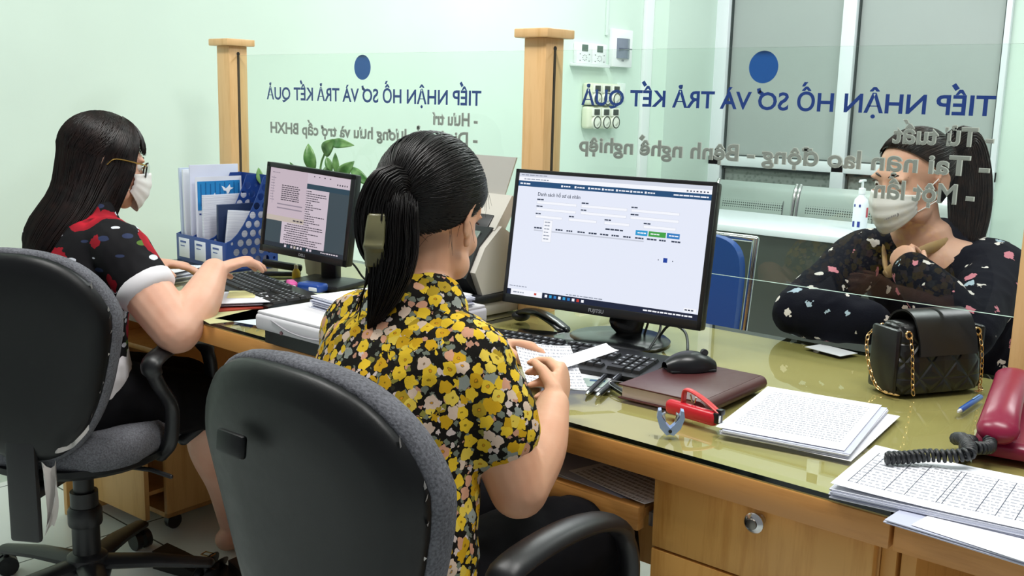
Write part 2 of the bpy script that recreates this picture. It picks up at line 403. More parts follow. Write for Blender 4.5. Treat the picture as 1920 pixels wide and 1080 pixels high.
def desk(x0, x1, label, cab=(0.37, 0.013), tray=True, wd=None):
    L = x1-x0
    t = thing('office_desk', label, 'desk', (x0, YF, 0), 0, 'desks of the counter')
    B().box((L/2, 0.4425, 0.7265), (L-0.001, 0.885, 0.045), 0.003).obj('tabletop', DESKW, t)
    B().box((L/2, 0.4425, 0.7505), (L-0.002, 0.879, 0.003)).obj('cover_sheet', FELT, t)
    B().box((0.012, 0.44, 0.352), (0.022, 0.80, 0.704), 0.002).obj('side_panel', DESKV, t)
    B().box((L-0.012, 0.44, 0.352), (0.022, 0.80, 0.704), 0.002).obj('side_panel', DESKV, t)
    B().box((L/2, 0.84, 0.40), (L-0.05, 0.02, 0.60), 0.002).obj('modesty_panel', DESKV, t)
    if cab:
        cw, cr = cab; c1 = L-0.024; c0 = c1-cw
        b = B(); b.box((c0+0.009, 0.42, 0.352), (0.018, 0.76, 0.70), 0.001); b.box(((c0+c1)/2, 0.42, 0.05), (cw, 0.76, 0.02)); b.box(((c0+c1)/2, 0.79, 0.35), (cw, 0.02, 0.69)); b.box((c1-0.008, 0.42, 0.352), (0.016, 0.76, 0.70), 0.001)
        b.obj('cabinet_body', DESKV, t)
        d = B().box(((c0+c1)/2, 0.028, 0.6415), (cw-0.004, 0.018, 0.121), 0.002).obj('drawer', DESKV, t); knob(d, ((c0+c1)/2+0.008, 0.018, 0.684))
        d = B().box(((c0+c1)/2, 0.028, 0.321), (cw-0.004, 0.018, 0.512), 0.002).obj('cabinet_door', DESKV, t); knob(d, (c0+0.05, 0.018, 0.50))
        if tray:
            y0 = 0.006; x_l = 0.03; x_r = c0-0.004
            k = B().box(((x_l+x_r)/2-0.006, 0.02, 0.622), (x_r-x_l-0.02, 0.022, 0.042), 0.003).box(((x_l+x_r)/2-0.006, 0.23, 0.629), (x_r-x_l-0.02, 0.40, 0.016)).obj('keyboard_tray', DESKW, t)
            for xr in (x_l-0.003, x_r-0.004): B().box((xr, 0.22, 0.620), (0.010, 0.38, 0.024), 0.001).obj('slide_rail', plain('#8d9296', 0.35, 0.8), k)
    g = B(); z0, z1 = 0.7522, DZ
    g.box((x0+L/2, YF+0.4425, (z0+z1)/2), (L-0.002, 0.884, z1-z0))
    go = g.obj('glass_sheet', [DGLASS, DEDGE], smooth=False)
    for p in go.data.polygons: p.material_index = 0 if abs(p.normal.z) > 0.5 else 1
    return t, go
_, g1 = desk(-3.0, -1.662, 'wooden counter desk in front of the woman in the red poppy blouse', cab=None)
_, g2 = desk(-1.658, -0.464, 'wooden counter desk with a chrome drawer knob and a pulled-out paper tray')
_, g3 = desk(-0.460, 0.75, 'wooden counter desk at the right edge, in front of the red telephone', cab=None)
tag(g1, 'clear glass sheet on the desk of the woman in the poppy blouse', 'glass sheet', 'glass sheets on the desks')
tag(g2, 'clear glass sheet on the desk that carries the larger monitor', 'glass sheet', 'glass sheets on the desks')
tag(g3, 'clear glass sheet at the right edge, under the large form stack', 'glass sheet', 'glass sheets on the desks')
# open shelf in the right-hand desk
# ------------------------------------------------------------------ wooden posts and glass screens
PY = 2.035
def post(x0, label, slots):
    t = thing('wooden_post', label, 'post', (x0+0.035, PY, DZ), 0, 'posts carrying the glass screens')
    H_ = 0.692
    B().box((0, 0, H_/2), (0.07, 0.07, H_), 0.002).obj('shaft', POST, t)
    B().box((0, 0, H_+0.011), (0.108, 0.108, 0.022), 0.003).obj('cap', POST, t)
    for sx in slots:  # near-black strip and disc stand in for the shade of a cut slot
        B().box((sx*0.0353, 0, 0.40), (0.0016, 0.009, 0.53)).obj('slot_shade_strip', plain('#15120f', 0.6), t)
        B().cyl((sx*0.0345, 0, 0.667), (sx*0.0362, 0, 0.667), 0.006, n=12).obj('slot_end', plain('#15120f', 0.6), t)
post(-3.031, 'square wooden post with a flat cap, furthest left on the counter', (1,))
post(-1.694, 'square wooden post with a flat cap between the two glass screens', (1,))
post(-0.503, 'square wooden post at the right edge behind the red telephone', (-1,))
SCREEN = thin_glass('screen_glass', '#fafdfb', 1.5, 1.1); SEDGE = plain('#b4c9c0', 0.15)
BLUE = plain('#12398a', 0.4); DISC = plain('#1256a6', 0.4); GREYL = plain('#9a9b98', 0.45); SILV = plain('#d6d6d2', 0.4)
def screen(x0, x1, z0, z1, label, name, disc, lines):
    t = thing('glass_screen', label, 'glass screen', ((x0+x1)/2, PY, z0), 0, 'glass screens along the counter')
    ox = (x0+x1)/2
    po = B().box((0, 0, (z1-z0)/2), (x1-x0, 0.008, z1-z0)).obj('pane', [SCREEN, SEDGE], t, smooth=False)
    for p in po.data.polygons: p.material_index = 0 if abs(p.normal.y) > 0.5 else 1
    mt = lambda X, z, y: M(((-1, 0, 0, X-ox), (0, 0, 1, 0.0043+y), (0, 1, 0, z-z0), (0, 0, 0, 1)))
    b = B(); n = 40; mm = M.Translation((disc[0]-ox, 0.0043, disc[1]-z0)) @ M.Rotation(-pi/2, 4, 'X')
    b.prism([(disc[2]*cos(2*pi*k/n), disc[2]*sin(2*pi*k/n)) for k in range(n)], 0.0006, mm); b.obj('round_emblem', DISC, t)
    for k, (body, X, z, size, width) in enumerate(lines):
        b = B(); add_text(b, body, mt(X, z, 0.0), size, width, off=0.020 if k == 0 else 0.014, mi=0)
        if k: add_text(b, body, mt(X+0.001, z, 0.0006), size, width+0.002, off=0.040, mi=1)
        b.obj('lettering', [BLUE] if k == 0 else [GREYL, SILV], t, smooth=False, recalc=False)
screen(-2.961, -1.694, 0.925, 1.4225, 'left glass screen lettered in blue and grey, beyond both seated clerks', 'l', (-2.347, 1.383, 0.036), [
    ('TIẾP NHẬN HỒ SƠ VÀ TRẢ KẾT QUẢ', -1.872, 1.283, 0.055, 0.942), ('- Hưu trí', -1.884, 1.228, 0.048, 0.171), ('- Di chuyển lương hưu và trợ cấp BHXH', -1.883, 1.177, 0.048, 0.914)])
screen(-1.624, -0.503, 0.925, 1.4225, 'right glass screen lettered in blue and grey, in front of the visitor', 'r', (-1.059, 1.382, 0.034), [
    ('TIẾP NHẬN HỒ SƠ VÀ TRẢ KẾT QUẢ', -0.585, 1.293, 0.052, 0.955), ('- Tử tuất', -0.581, 1.236, 0.048, 0.188), ('- Tai nạn lao động - Bệnh nghề nghiệp', -0.583, 1.181, 0.050, 0.959), ('- Một lần', -0.605, 1.126, 0.051, 0.192)])
# ------------------------------------------------------------------ waiting area behind the counter
STEEL = plain('#b9c0be', 0.35, 0.75)
def perforated():
    x = N('perforated_steel', '#b4bcb9', 0.4, 0.6); v = x.co((1, 1, 1)); vo = x.vor(v, 75, 0.0)
    x.base(x.ramp(vo.outputs['Distance'], [(0.28, '#4a5150'), (0.36, '#b9c1be')])); return x.m
PERF = perforated()
t = thing('waiting_bench', 'perforated steel waiting bench against the wall under the window', 'bench', (-2.30, 5.20, 0))
B().box((0, 0.02, 0.33), (1.72, 0.06, 0.05), 0.006).obj('beam', STEEL, t)
for k in (-1, 0, 1):
    xc = k*0.52
    prof = [(-0.24, 0.40), (-0.20, 0.425), (-0.05, 0.41), (0.10, 0.405), (0.16, 0.44), (0.185, 0.56), (0.205, 0.72), (0.225, 0.82), (0.25, 0.866)]
    sp = smooth_path([(0, p[0], p[1]) for p in prof], 4); ns = len(sp)-1
    B().grid(lambda u, v: (xc-0.245+0.49*u, sp[min(int(round(v*ns)), ns)].y, sp[min(int(round(v*ns)), ns)].z), 6, ns, thick=0.006).obj('seat_shell', STEEL, t)
    pb = [(0, 0.182, 0.52), (0, 0.20, 0.68), (0, 0.215, 0.775)]; q = smooth_path(pb, 4); nq = len(q)-1
    B().grid(lambda u, v: (xc-0.19+0.38*u, q[min(int(round(v*nq)), nq)].y-0.0075, q[min(int(round(v*nq)), nq)].z), 4, nq, thick=-0.001).obj('perforated_panel', PERF, t)
    for sx in (-1, 1): B().tube([(xc+sx*0.248, p.y, p.z) for p in sp], 0.011, 8, round_=True).obj('edge_tube', CHROME, t)
for sx in (-1, 1):
    B().tube([(sx*0.62, -0.24, 0.012), (sx*0.62, 0.0, 0.06), (sx*0.62, 0.22, 0.012)], 0.02, 8, round_=True).cyl((sx*0.62, 0, 0.05), (sx*0.62, 0.02, 0.32), 0.025).obj('leg', STEEL, t)
t = thing('waiting_table', 'long white table with a dark front panel in the waiting area', 'table', (-2.25, 4.60, 0))
B().box((0, 0, 0.735), (1.55, 0.64, 0.03), 0.004).obj('tabletop', plain('#dfe5ea', 0.3), t)
def smoky():
    x = N('dark_table_panel', '#343a35', 0.4); v = x.co(); n1 = x.noise(v, 2.5, 2); x.base(x.ramp(n1.outputs[0], [(0.3, '#2f3631'), (0.7, '#3b403a')])); return x.m
B().box((0, -0.295, 0.39), (1.50, 0.02, 0.66), 0.002).obj('front_panel', smoky(), t)
for sx in (-1, 1): B().box((sx*0.74, 0.0, 0.36), (0.025, 0.58, 0.72), 0.002).obj('side_panel', plain('#d5dadf', 0.4), t)
t = thing('sanitizer_bottle', 'clear pump bottle of hand sanitizer on the white table', 'bottle', (-1.853, 4.60, 0.75))
B().lathe([(0.03, 0), (0.034, 0.006), (0.034, 0.12), (0.03, 0.142), (0.014, 0.16), (0.013, 0.172)], n=24).obj('bottle_body', plain('#f0f5fb', 0.2), t)
b = B().lathe([(0.016, 0.168), (0.016, 0.192), (0.006, 0.196), (0.005, 0.225)], n=20).box((0, 0, 0.228), (0.016, 0.05, 0.01), 0.003).box((0, -0.03, 0.224), (0.008, 0.022, 0.007), 0.002); b.obj('pump', plain('#f2f5f8', 0.3), t)
b = B()
for ang in (-0.5, 0.25): b.box((0.0345*sin(ang), -0.0345*cos(ang), 0.03), (0.012, 0.001, 0.026), rot=RZ(ang)).box((0.0345*sin(ang), -0.0345*cos(ang), 0.115), (0.008, 0.001, 0.012), rot=RZ(ang))
b.obj('label_print', plain('#24348c', 0.5), t)
B().box((0.034, -0.006, 0.085), (0.001, 0.016, 0.045)).obj('red_sticker', plain('#c43247', 0.5), t)
VINYL = plain('#12468f', 0.42)
def blue_chair(loc, rz, label):
    t = thing('visitor_chair', label, 'chair', loc, rz, 'blue visitor chairs')
    def back(u, v):
        x = -0.215+0.43*u; z = 0.50+0.40*v; return (x, -0.20-0.045*v - 0.03*(1-(2*u-1)**2) , z)
    def pad(cx, w, h, th):
        b = B(); o = []; n = 40; e = 4.5
        for k in range(n):
            a = 2*pi*k/n; c_, s_ = cos(a), sin(a)
            o.append((w/2*math.copysign(abs(c_)**(2/e), c_), h/2*math.copysign(abs(s_)**(2/e), s_)))
        b.prism(o, th); return b
    p = pad(0, 0.43, 0.42, 0.035); 
    for v in p.bm.verts: v.co = V((v.co.x, -0.19 - v.co.z - 0.08*(0.22-v.co.y)*0 - 0.10*v.co.y + 0.25*v.co.x**2, v.co.y+0.69))
    p.obj('backrest', VINYL, t)
    p = pad(0, 0.45, 0.43, 0.055)
    for v in p.bm.verts: v.co = V((v.co.x, v.co.y+0.02, v.co.z+0.42))
    p.obj('seat', VINYL, t)
    for sx in (-1, 1):
        B().tube(smooth_path([(sx*0.225, 0.20, 0.012), (sx*0.225, 0.19, 0.40), (sx*0.225, 0.14, 0.425), (sx*0.225, -0.16, 0.425), (sx*0.222, -0.205, 0.50), (sx*0.222, -0.262, 0.895)], 5), 0.011, 10, round_=True).obj('side_frame', CHROME, t)
        B().tube([(sx*0.225, -0.24, 0.012), (sx*0.225, -0.17, 0.42)], 0.011, 10, round_=True).obj('rear_leg', CHROME, t)
    B().tube([(-0.22, -0.262, 0.895), (0.22, -0.262, 0.895)], 0.011, 10, round_=True).obj('top_rail', CHROME, t)
blue_chair((-1.705, 2.62, 0), rad(180), 'blue upholstered visitor chair standing empty behind the larger monitor')
blue_chair((-0.80, 2.83, 0), rad(176), 'blue upholstered visitor chair that the masked visitor sits on')
# ------------------------------------------------------------------ office chairs
def fabric(name, col):
    x = N(name, col, 0.9, spec=0.15); v = x.co(); n1 = x.noise(v, 260, 2); n2 = x.noise(v, 9, 2); c = C(col)
    f = x.math('ADD', x.math('MULTIPLY', n1.outputs[0], 0.7), x.math('MULTIPLY', n2.outputs[0], 0.3))
    x.base(x.ramp(f, [(0.32, tuple(q*0.55 for q in c[:3])+(1,)), (0.68, tuple(min(q*1.35, 1) for q in c[:3])+(1,))])).bump(n1.outputs[0], 0.6, 0.002); return x.m
GREYF = fabric('grey_chair_fabric', '#65666c'); SHELL = plain('#090b0d', 0.42, spec=0.32, grain=0.08); FOIL = plain('#b9b4b0', 0.2, 0.0, 0.8)
def office_chair(loc, rz, label, foil=True):
    t = thing('office_chair', label, 'chair', loc, rz, 'swivel chairs of the clerks')
    zb, zt = 0.45, 0.945; n = 56
    def outline(a):            # a: angle from the right, returns x, z of the shield-shaped back
        c_, s_ = cos(a), sin(a); e = 2.7
        x = 0.232*math.copysign(abs(c_)**(2/e), c_); z = math.copysign(abs(s_)**(2/e), s_)
        zz = (zb+zt)/2 + (zt-zb)/2*z
        k = (zz-zb)/(zt-zb); x *= 0.66+0.36*min(1, max(0, k/0.72))**1.2
        return x, zz
    def ysurf(z, x): k = (z-zb)/(zt-zb); return -0.245 - 0.03*k + 0.055*(1-((k-0.35)/0.65)**2)*0.6 + 0.5*x*x*0.6
    def dish(depths, scales, flip):
        b = B(); rings = []
        cz = 0.72
        for sc, dp in zip(scales, depths):
            ring = []
            for i in range(n):
                x, z = outline(2*pi*i/n); x *= sc; z = cz+(z-cz)*sc
                ring.append(b.bm.verts.new((x, ysurf(z, x)+dp, z)))
            rings.append(ring)
        for i in range(len(rings)-1):
            for j in range(n): b.bm.faces.new((rings[i][j], rings[i][(j+1) % n], rings[i+1][(j+1) % n], rings[i+1][j]))
        b.bm.faces.new(rings[0]); b.bm.faces.new(rings[-1]); return b
    dish((-0.040, -0.040, -0.036, -0.026, -0.012, 0.0, 0.004, 0.004), (0.15, 0.5, 0.8, 0.93, 0.985, 1.0, 0.985, 0.2), 0).obj('back_shell', SHELL, t, ang=60)
    dish((0.0, 0.002, 0.010, 0.026, 0.046, 0.056, 0.060, 0.062), (0.9, 1.0, 1.028, 1.035, 1.01, 0.95, 0.7, 0.15), 0).obj('back_cushion', GREYF, t, ang=70)
    # recessed grip in the shell
    B().box((-0.075, -0.308, 0.825), (0.06, 0.012, 0.034), 0.0055, rot=RX(-0.1)).obj('back_grip', SHELL, t)
    s = B(); e = 3.2; rings = []
    for sc, z in ((0.3, 0.40), (0.8, 0.402), (0.95, 0.415), (1.0, 0.44), (0.985, 0.47), (0.93, 0.492), (0.75, 0.50), (0.2, 0.497)):
        rings.append([s.bm.verts.new((sc*0.225*math.copysign(abs(cos(2*pi*j/n))**(2/e), cos(2*pi*j/n)), 0.03+sc*0.24*math.copysign(abs(sin(2*pi*j/n))**(2/e), sin(2*pi*j/n)), z - (0.03*max(0, (sin(2*pi*j/n)*sc-0.6))))) for j in range(n)])
    for i in range(len(rings)-1):
        for j in range(n): s.bm.faces.new((rings[i][j], rings[i][(j+1) % n], rings[i+1][(j+1) % n], rings[i+1][j]))
    s.bm.faces.new(rings[0]); s.bm.faces.new(rings[-1]); s.obj('seat', GREYF, t, ang=70)
    B().lathe([(0.02, 0.385), (0.20, 0.39), (0.225, 0.405), (0.225, 0.42), (0.1, 0.425)], n=32).obj('seat_pan', SHELL, t)
    B().box((0, -0.245, 0.43), (0.075, 0.02, 0.34), 0.008).box((0, -0.13, 0.375), (0.075, 0.24, 0.02), 0.006).obj('back_bracket', BLACK, t)
    for sx in (-1, 1):
        pts = smooth_path([(sx*0.21, 0.13, 0.40), (sx*0.255, 0.16, 0.45), (sx*0.262, 0.20, 0.56), (sx*0.262, 0.155, 0.655), (sx*0.262, 0.03, 0.688), (sx*0.262, -0.12, 0.675), (sx*0.262, -0.10, 0.62), (sx*0.26, -0.03, 0.54), (sx*0.25, -0.02, 0.45), (sx*0.21, 0.0, 0.40)], 6)
        k_ = len(pts); rs = [(0.019, 0.013) if (i < k_*0.3 or i > k_*0.6) else (0.026, 0.014) for i in range(k_)]
        B().tube(pts, rs, 12, ref=V((1, 0, 0)), round_=True).obj('armrest', plain('#0e0f12', 0.4), t)
    B().cyl((0, 0, 0.10), (0, 0, 0.29), 0.034, n=24).cyl((0, 0, 0.24), (0, 0, 0.40), 0.025, n=24).lathe([(0.04, 0.20), (0.042, 0.205), (0.042, 0.24), (0.036, 0.25)]).obj('gas_column', BLACK, t)
    b = B().lathe([(0.055, 0.055), (0.06, 0.075), (0.05, 0.115), (0.036, 0.125)], n=24)
    for k in range(5):
        a = 2*pi*k/5 + 0.35
        b.tube([(0.03*cos(a), 0.03*sin(a), 0.095), (0.17*cos(a), 0.17*sin(a), 0.088), (0.30*cos(a), 0.30*sin(a), 0.07)], [(0.018, 0.036), (0.015, 0.032), (0.012, 0.024)], 10, ref=V((0, 0, 1)), round_=True)
    st = b.obj('star_base', plain('#141518', 0.35), t)
    for k in range(5):
        a = 2*pi*k/5 + 0.35; cx, cy = 0.295*cos(a), 0.295*sin(a); d = V((cos(a+1.0), sin(a+1.0), 0)); pz = V((-d.y, d.x, 0))
        w = B().cyl((cx, cy, 0.04), (cx, cy, 0.07), 0.008)
        for q in (-1, 1): w.cyl(V((cx, cy, 0.027))+pz*q*0.006, V((cx, cy, 0.027))+pz*q*0.024, 0.027, n=18)
        w.obj('caster', BLACK, st)
    B().tube([(0.05, -0.02, 0.375), (0.2, -0.03, 0.372), (0.255, -0.035, 0.36)], 0.006, 8, round_=True).obj('height_lever', BLACK, t)
    if foil:
        random.seed(5); b = B()
        for k in range(26):
            a = -1.05 + 1.9*k/25; x, z = outline(a); s_ = random.uniform(0.004, 0.011)
            p0 = V((x*0.99, ysurf(z, x)-0.004, z)); q = V((random.uniform(-1, 1), random.uniform(-1.0, 0.0), random.uniform(-1, 1)))*s_
            if random.random() < 0.5: b.quad([p0, p0+V((0.004, -0.003, 0.011)), p0+q+V((0.004, 0, 0.004)), p0+q])
        if foil == 2:
            f = lambda u, v: (0.085+0.035*u*(1-0.5*v)+0.015*sin(3*v), -0.300-0.012*sin(7*u+4*v)-0.012*v, 0.475-0.15*v+0.01*sin(9*u))
            b.grid(f, 8, 12)
            f = lambda u, v: (0.05+0.11*u, ysurf(0.5, 0.1)-0.02+0.006*sin(14*u), 0.49-0.012*v+0.06*u**3); b.grid(f, 14, 3)
        b.obj('plastic_film', FOIL, t, recalc=False)['kind'] = 'stuff'
    return t
office_chair((-2.440, 1.184, 0), rad(33), 'grey swivel chair with torn plastic film, under the woman in the poppy blouse', 2)
office_chair((-1.104, 1.088, 0), rad(2), 'grey swivel chair with a black shell, nearest the camera', 1)
# ------------------------------------------------------------------ mobile pedestal under the left desk
t = thing('drawer_pedestal', 'pale wooden drawer pedestal on casters under the left desk', 'cabinet', (-2.80, 1.76, 0), rad(3))
PW = wood('pale_pedestal_wood', '#d8a866', '#c69350', 'z', 0.4)
b = B(); b.box((-0.145, 0, 0.30), (0.016, 0.48, 0.50), 0.002); b.box((0.145, 0, 0.30), (0.016, 0.48, 0.50), 0.002); b.box((0, 0.232, 0.30), (0.28, 0.016, 0.50)); b.box((0, 0, 0.058), (0.306, 0.48, 0.016), 0.002); b.box((0, 0, 0.555), (0.306, 0.48, 0.016), 0.002); b.obj('carcass', PW, t)
for z, h, pull in ((0.155, 0.18, 0.055), (0.35, 0.18, 0.05), (0.495, 0.10, 0.045)):
    d = B().box((0, -0.25-pull, z), (0.306, 0.016, h), 0.002).box((0, -0.12-pull, z-0.02), (0.26, 0.24, 0.012)).box((0, -0.12-pull, z), (0.26, 0.012, h*0.7)).obj('drawer', PW, t)
for sx in (-1, 1):
    for sy in (-1, 1): B().cyl((sx*0.12-0.01, sy*0.2, 0.025), (sx*0.12+0.01, sy*0.2, 0.025), 0.024, n=16).box((sx*0.12, sy*0.2, 0.043), (0.03, 0.03, 0.012)).obj('caster', BLACK, t)
# ------------------------------------------------------------------ monitors
def uibox(b, W_, H_, u0, v0, u1, v1, mi, lay):
    y = -0.0006 - 0.00008*lay; x0, x1 = -W_/2+u0*W_, -W_/2+u1*W_; z0, z1 = H_/2-v0*H_, H_/2-v1*H_
    b.quad([(x0, y, z1), (x1, y, z1), (x1, y, z0), (x0, y, z0)], mi)
def words_row(b, W_, H_, u, v, n, h, mi, lay, wmin=0.008, wmax=0.03, gap=0.004, umax=1):
    for _ in range(n):
        w = random.uniform(wmin, wmax)
        if u+w > umax: break
        uibox(b, W_, H_, u, v, u+w, v+h, mi, lay); u += w+gap
    return u
def monitor(label, base, yaw, tilt, roll, centre, w, h, bez, name, brand, content, stand):
    t = thing('monitor', label, 'monitor', (*base, DZ), yaw, 'computer monitors on the counter')
    q = RZ(-yaw) @ (V(centre)-V((*base, DZ))); R = M.Translation(q) @ (RX(-tilt)).to_4x4() @ RY(roll).to_4x4()
    bl, bt, br, bb = bez
    sw, sh = w-bl-br, h-bt-bb; off = V(((bl-br)/2, 0, (bb-bt)/2))
    b = B(); b.box((0, 0.016, 0), (w, 0.030, h), 0.006); b.box((0, 0.042, -0.01), (w*0.62, 0.03, h*0.6), 0.012); hs = b.obj('housing', plain('#101114', 0.38), t); hs.data.transform(R)
    b = B()
    for c_, d_ in (((-w/2+bl/2, 0, 0), (bl, 0.006, h)), ((w/2-br/2, 0, 0), (br, 0.006, h)), ((0, 0, h/2-bt/2), (w, 0.006, bt)), ((0, 0, -h/2+bb/2), (w, 0.006, bb))): b.box(c_, d_, 0.0015)
    bz = b.obj('bezel', plain('#17181b', 0.3), t); bz.data.transform(R)
    b = B(); cols = content(b, sw, sh)
    sc = b.obj('screen', [glow(c, s) for c, s in cols], t, smooth=False, recalc=False); sc.data.transform(R @ M.Translation(off))
    b = B(); add_text(b, brand, M(((1, 0, 0, 0.0), (0, 0, -1, -0.0034), (0, 1, 0, -h/2+bb*0.3), (0, 0, 0, 1))), bb*0.55, off=0.01, center=True); lg = b.obj('logo', plain('#9a9da2', 0.35), t, smooth=False, recalc=False); lg.data.transform(R)
    stand(t, q, R)
def lcd(b, W_, H_): uibox(b, W_, H_, 0, 0, 1, 1, 0, 0)
def desktop_ui(b, W_, H_):
    random.seed(11); lcd(b, W_, H_)
    cols = [('#e4e9f8', 1), ('#d3d8e6', 1), ('#1c4a76', 1), ('#303a50', 1), ('#c4c9d6', 1), ('#2f9ad0', 1), ('#3f9f45', 1), ('#2a79bf', 1), ('#f4f6fd', 1), ('#111c38', 1), ('#c0392b', 1), ('#1a3f9c', 1), ('#8f96a6', 1)]
    U = lambda *a: uibox(b, W_, H_, *a)
    U(0, 0, 1, 0.03, 1, 1); U(0, 0.03, 1, 0.062, 8, 1); U(0, 0.062, 1, 0.107, 2, 1)
    words_row(b, W_, H_, 0.012, 0.010, 6, 0.008, 12, 2); words_row(b, W_, H_, 0.03, 0.043, 7, 0.008, 12, 2, umax=0.3); words_row(b, W_, H_, 0.88, 0.043, 7, 0.010, 3, 2, 0.006, 0.009, 0.008)
    words_row(b, W_, H_, 0.01, 0.079, 3, 0.012, 8, 2, 0.012, 0.03)
    u = 0.24
    for k in range(7): U(u, 0.077, u+0.010, 0.093, 8, 2); words_row(b, W_, H_, u+0.015, 0.080, 3, 0.010, 8, 2, 0.008, 0.018, 0.003); u += 0.073
    words_row(b, W_, H_, 0.82, 0.080, 9, 0.010, 8, 2, 0.008, 0.03, 0.003, 0.99)
    add_text(b, 'Danh sách hồ sơ cá nhân', M(((1, 0, 0, -W_/2+0.115*W_), (0, 0, -1, -0.0009), (0, 1, 0, H_/2-0.175*H_), (0, 0, 0, 1))), 0.030*H_/0.7*0.95, 0.235*W_, off=0.012, mi=3)
    for uu_, vv_, ww in ((0.115, 0.20, 0.22), (0.36, 0.20, 0.24), (0.62, 0.20, 0.24), (0.115, 0.255, 0.22), (0.36, 0.255, 0.24), (0.62, 0.255, 0.24), (0.115, 0.315, 0.15), (0.30, 0.315, 0.15), (0.49, 0.315, 0.13), (0.69, 0.315, 0.16)):
        words_row(b, W_, H_, uu_, vv_, 2, 0.010, 3, 2, 0.012, 0.02, 0.002); U(uu_, vv_+0.018, uu_+ww, vv_+0.040, 4, 1); U(uu_+0.0012, vv_+0.0195, uu_+ww-0.0012, vv_+0.0385, 8, 2)
    for a, c, m_ in ((0.655, 0.715, 5), (0.72, 0.805, 6), (0.81, 0.872, 7)): U(a, 0.375, c, 0.415, m_, 2); words_row(b, W_, H_, a+0.01, 0.390, 3, 0.009, 8, 3, 0.010, 0.018, 0.002, c-0.005)
    words_row(b, W_, H_, 0.50, 0.385, 4, 0.012, 3, 2, 0.015, 0.025, 0.003)
    U(0.115, 0.452, 0.70, 0.462, 4, 1); u = 0.115
    for k in range(13): words_row(b, W_, H_, u, 0.430, 3, 0.012, 3, 2, 0.008, 0.016, 0.002); u += 0.060
    U(0.165, 0.365, 0.215, 0.545, 4, 3); U(0.166, 0.367, 0.214, 0.543, 8, 4)
    for k in range(6): words_row(b, W_, H_, 0.172, 0.380+0.027*k, 2, 0.008, 12, 5, 0.010, 0.017, 0.002)
    U(0.806, 0.565, 0.826, 0.60, 11, 2); U(0.78, 0.58, 0.784, 0.588, 3, 2); U(0.85, 0.58, 0.854, 0.588, 3, 2)
    words_row(b, W_, H_, 0.01, 0.925, 6, 0.007, 12, 2, 0.010, 0.02); words_row(b, W_, H_, 0.33, 0.938, 9, 0.008, 12, 2, 0.010, 0.025)
    U(0, 0.955, 0.20, 1, 8, 1); U(0.20, 0.955, 1, 1, 9, 1); U(0, 0.955, 0.022, 1, 9, 2); words_row(b, W_, H_, 0.035, 0.973, 4, 0.010, 12, 2); U(0.155, 0.968, 0.168, 0.985, 10, 2)
    for k in range(9): U(0.215+0.025*k, 0.967, 0.229+0.025*k, 0.989, (8, 5, 7, 8, 5, 7, 8, 10, 8)[k], 2)
    words_row(b, W_, H_, 0.735, 0.972, 12, 0.011, 8, 2, 0.008, 0.022, 0.004, 0.98); U(0.93, 0.918, 0.99, 0.945, 8, 2); words_row(b, W_, H_, 0.935, 0.927, 4, 0.010, 3, 3, 0.008, 0.012, 0.004, 0.985)
    return cols
def document_ui(b, W_, H_):
    random.seed(12); lcd(b, W_, H_); U = lambda *a: uibox(b, W_, H_, *a)
    cols = [('#3c4a52', 1), ('#c9bcc7', 1), ('#2b4453', 1), ('#3a3540', 1), ('#c2b2bd', 1), ('#bfb3a9', 1), ('#27303a', 1), ('#d8ced8', 1), ('#8c8290', 1)]
    U(0, 0, 1, 0.135, 1, 1); U(0, 0.135, 1, 0.20, 2, 1); words_row(b, W_, H_, 0.84, 0.085, 5, 0.02, 3, 2, 0.010, 0.016, 0.016); words_row(b, W_, H_, 0.55, 0.03, 4, 0.012, 3, 2, 0.01, 0.02, 0.05)
    U(0.20, 0.20, 0.755, 0.975, 1, 1)
    for k in range(26): words_row(b, W_, H_, 0.24 if k % 4 else 0.27, 0.225+0.0285*k, random.randint(10, 18), 0.011, 3, 2, 0.012, 0.035, 0.005, 0.73 if k % 5 else 0.55)
    U(0, 0, 0.475, 0.60, 4, 3); U(0, 0.60, 0.475, 0.665, 5, 3)
    words_row(b, W_, H_, 0.03, 0.05, 4, 0.010, 8, 4); U(0.05, 0.10, 0.053, 0.45, 8, 4)
    for k in range(8): words_row(b, W_, H_, 0.16, 0.20+0.026*k, 9, 0.012, 3, 4, 0.015, 0.04, 0.006, 0.40)
    for k in range(9): words_row(b, W_, H_, 0.02, 0.12+0.035*k, 2, 0.009, 8, 4, 0.010, 0.03, 0.003, 0.08)
    U(0.12, 0.44, 0.44, 0.455, 8, 4); U(0.12, 0.49, 0.44, 0.505, 8, 4); words_row(b, W_, H_, 0.34, 0.625, 3, 0.018, 3, 4, 0.03, 0.04, 0.01)
    U(0, 0.945, 1, 1, 6, 5)
    for k in range(9): U(0.26+0.04*k, 0.955, 0.285+0.04*k, 0.985, (7, 2, 1, 5, 7, 1, 2, 7, 1)[k], 6)
    words_row(b, W_, H_, 0.72, 0.963, 8, 0.014, 7, 6, 0.012, 0.025, 0.008, 0.98)
    return cols
def stand_lean(t, q, R):
    b = B(); top = R @ V((0, 0.05, -0.06))
    b.tube([top, V((0.01, 0.055, 0.14)), V((0.005, 0.048, 0.05)), V((0, 0.035, 0.030))], [(0.012, 0.035), (0.013, 0.033), (0.015, 0.036), (0.012, 0.042)], 12, ref=V((0, 1, 0)), round_=True); b.obj('stand_neck', plain('#0d0e10', 0.25), t)
    B().lathe([(0.118, 0.0), (0.120, 0.004), (0.112, 0.010), (0.03, 0.014), (0.0, 0.014)], n=40).obj('stand_base', plain('#0f1012', 0.22), t)
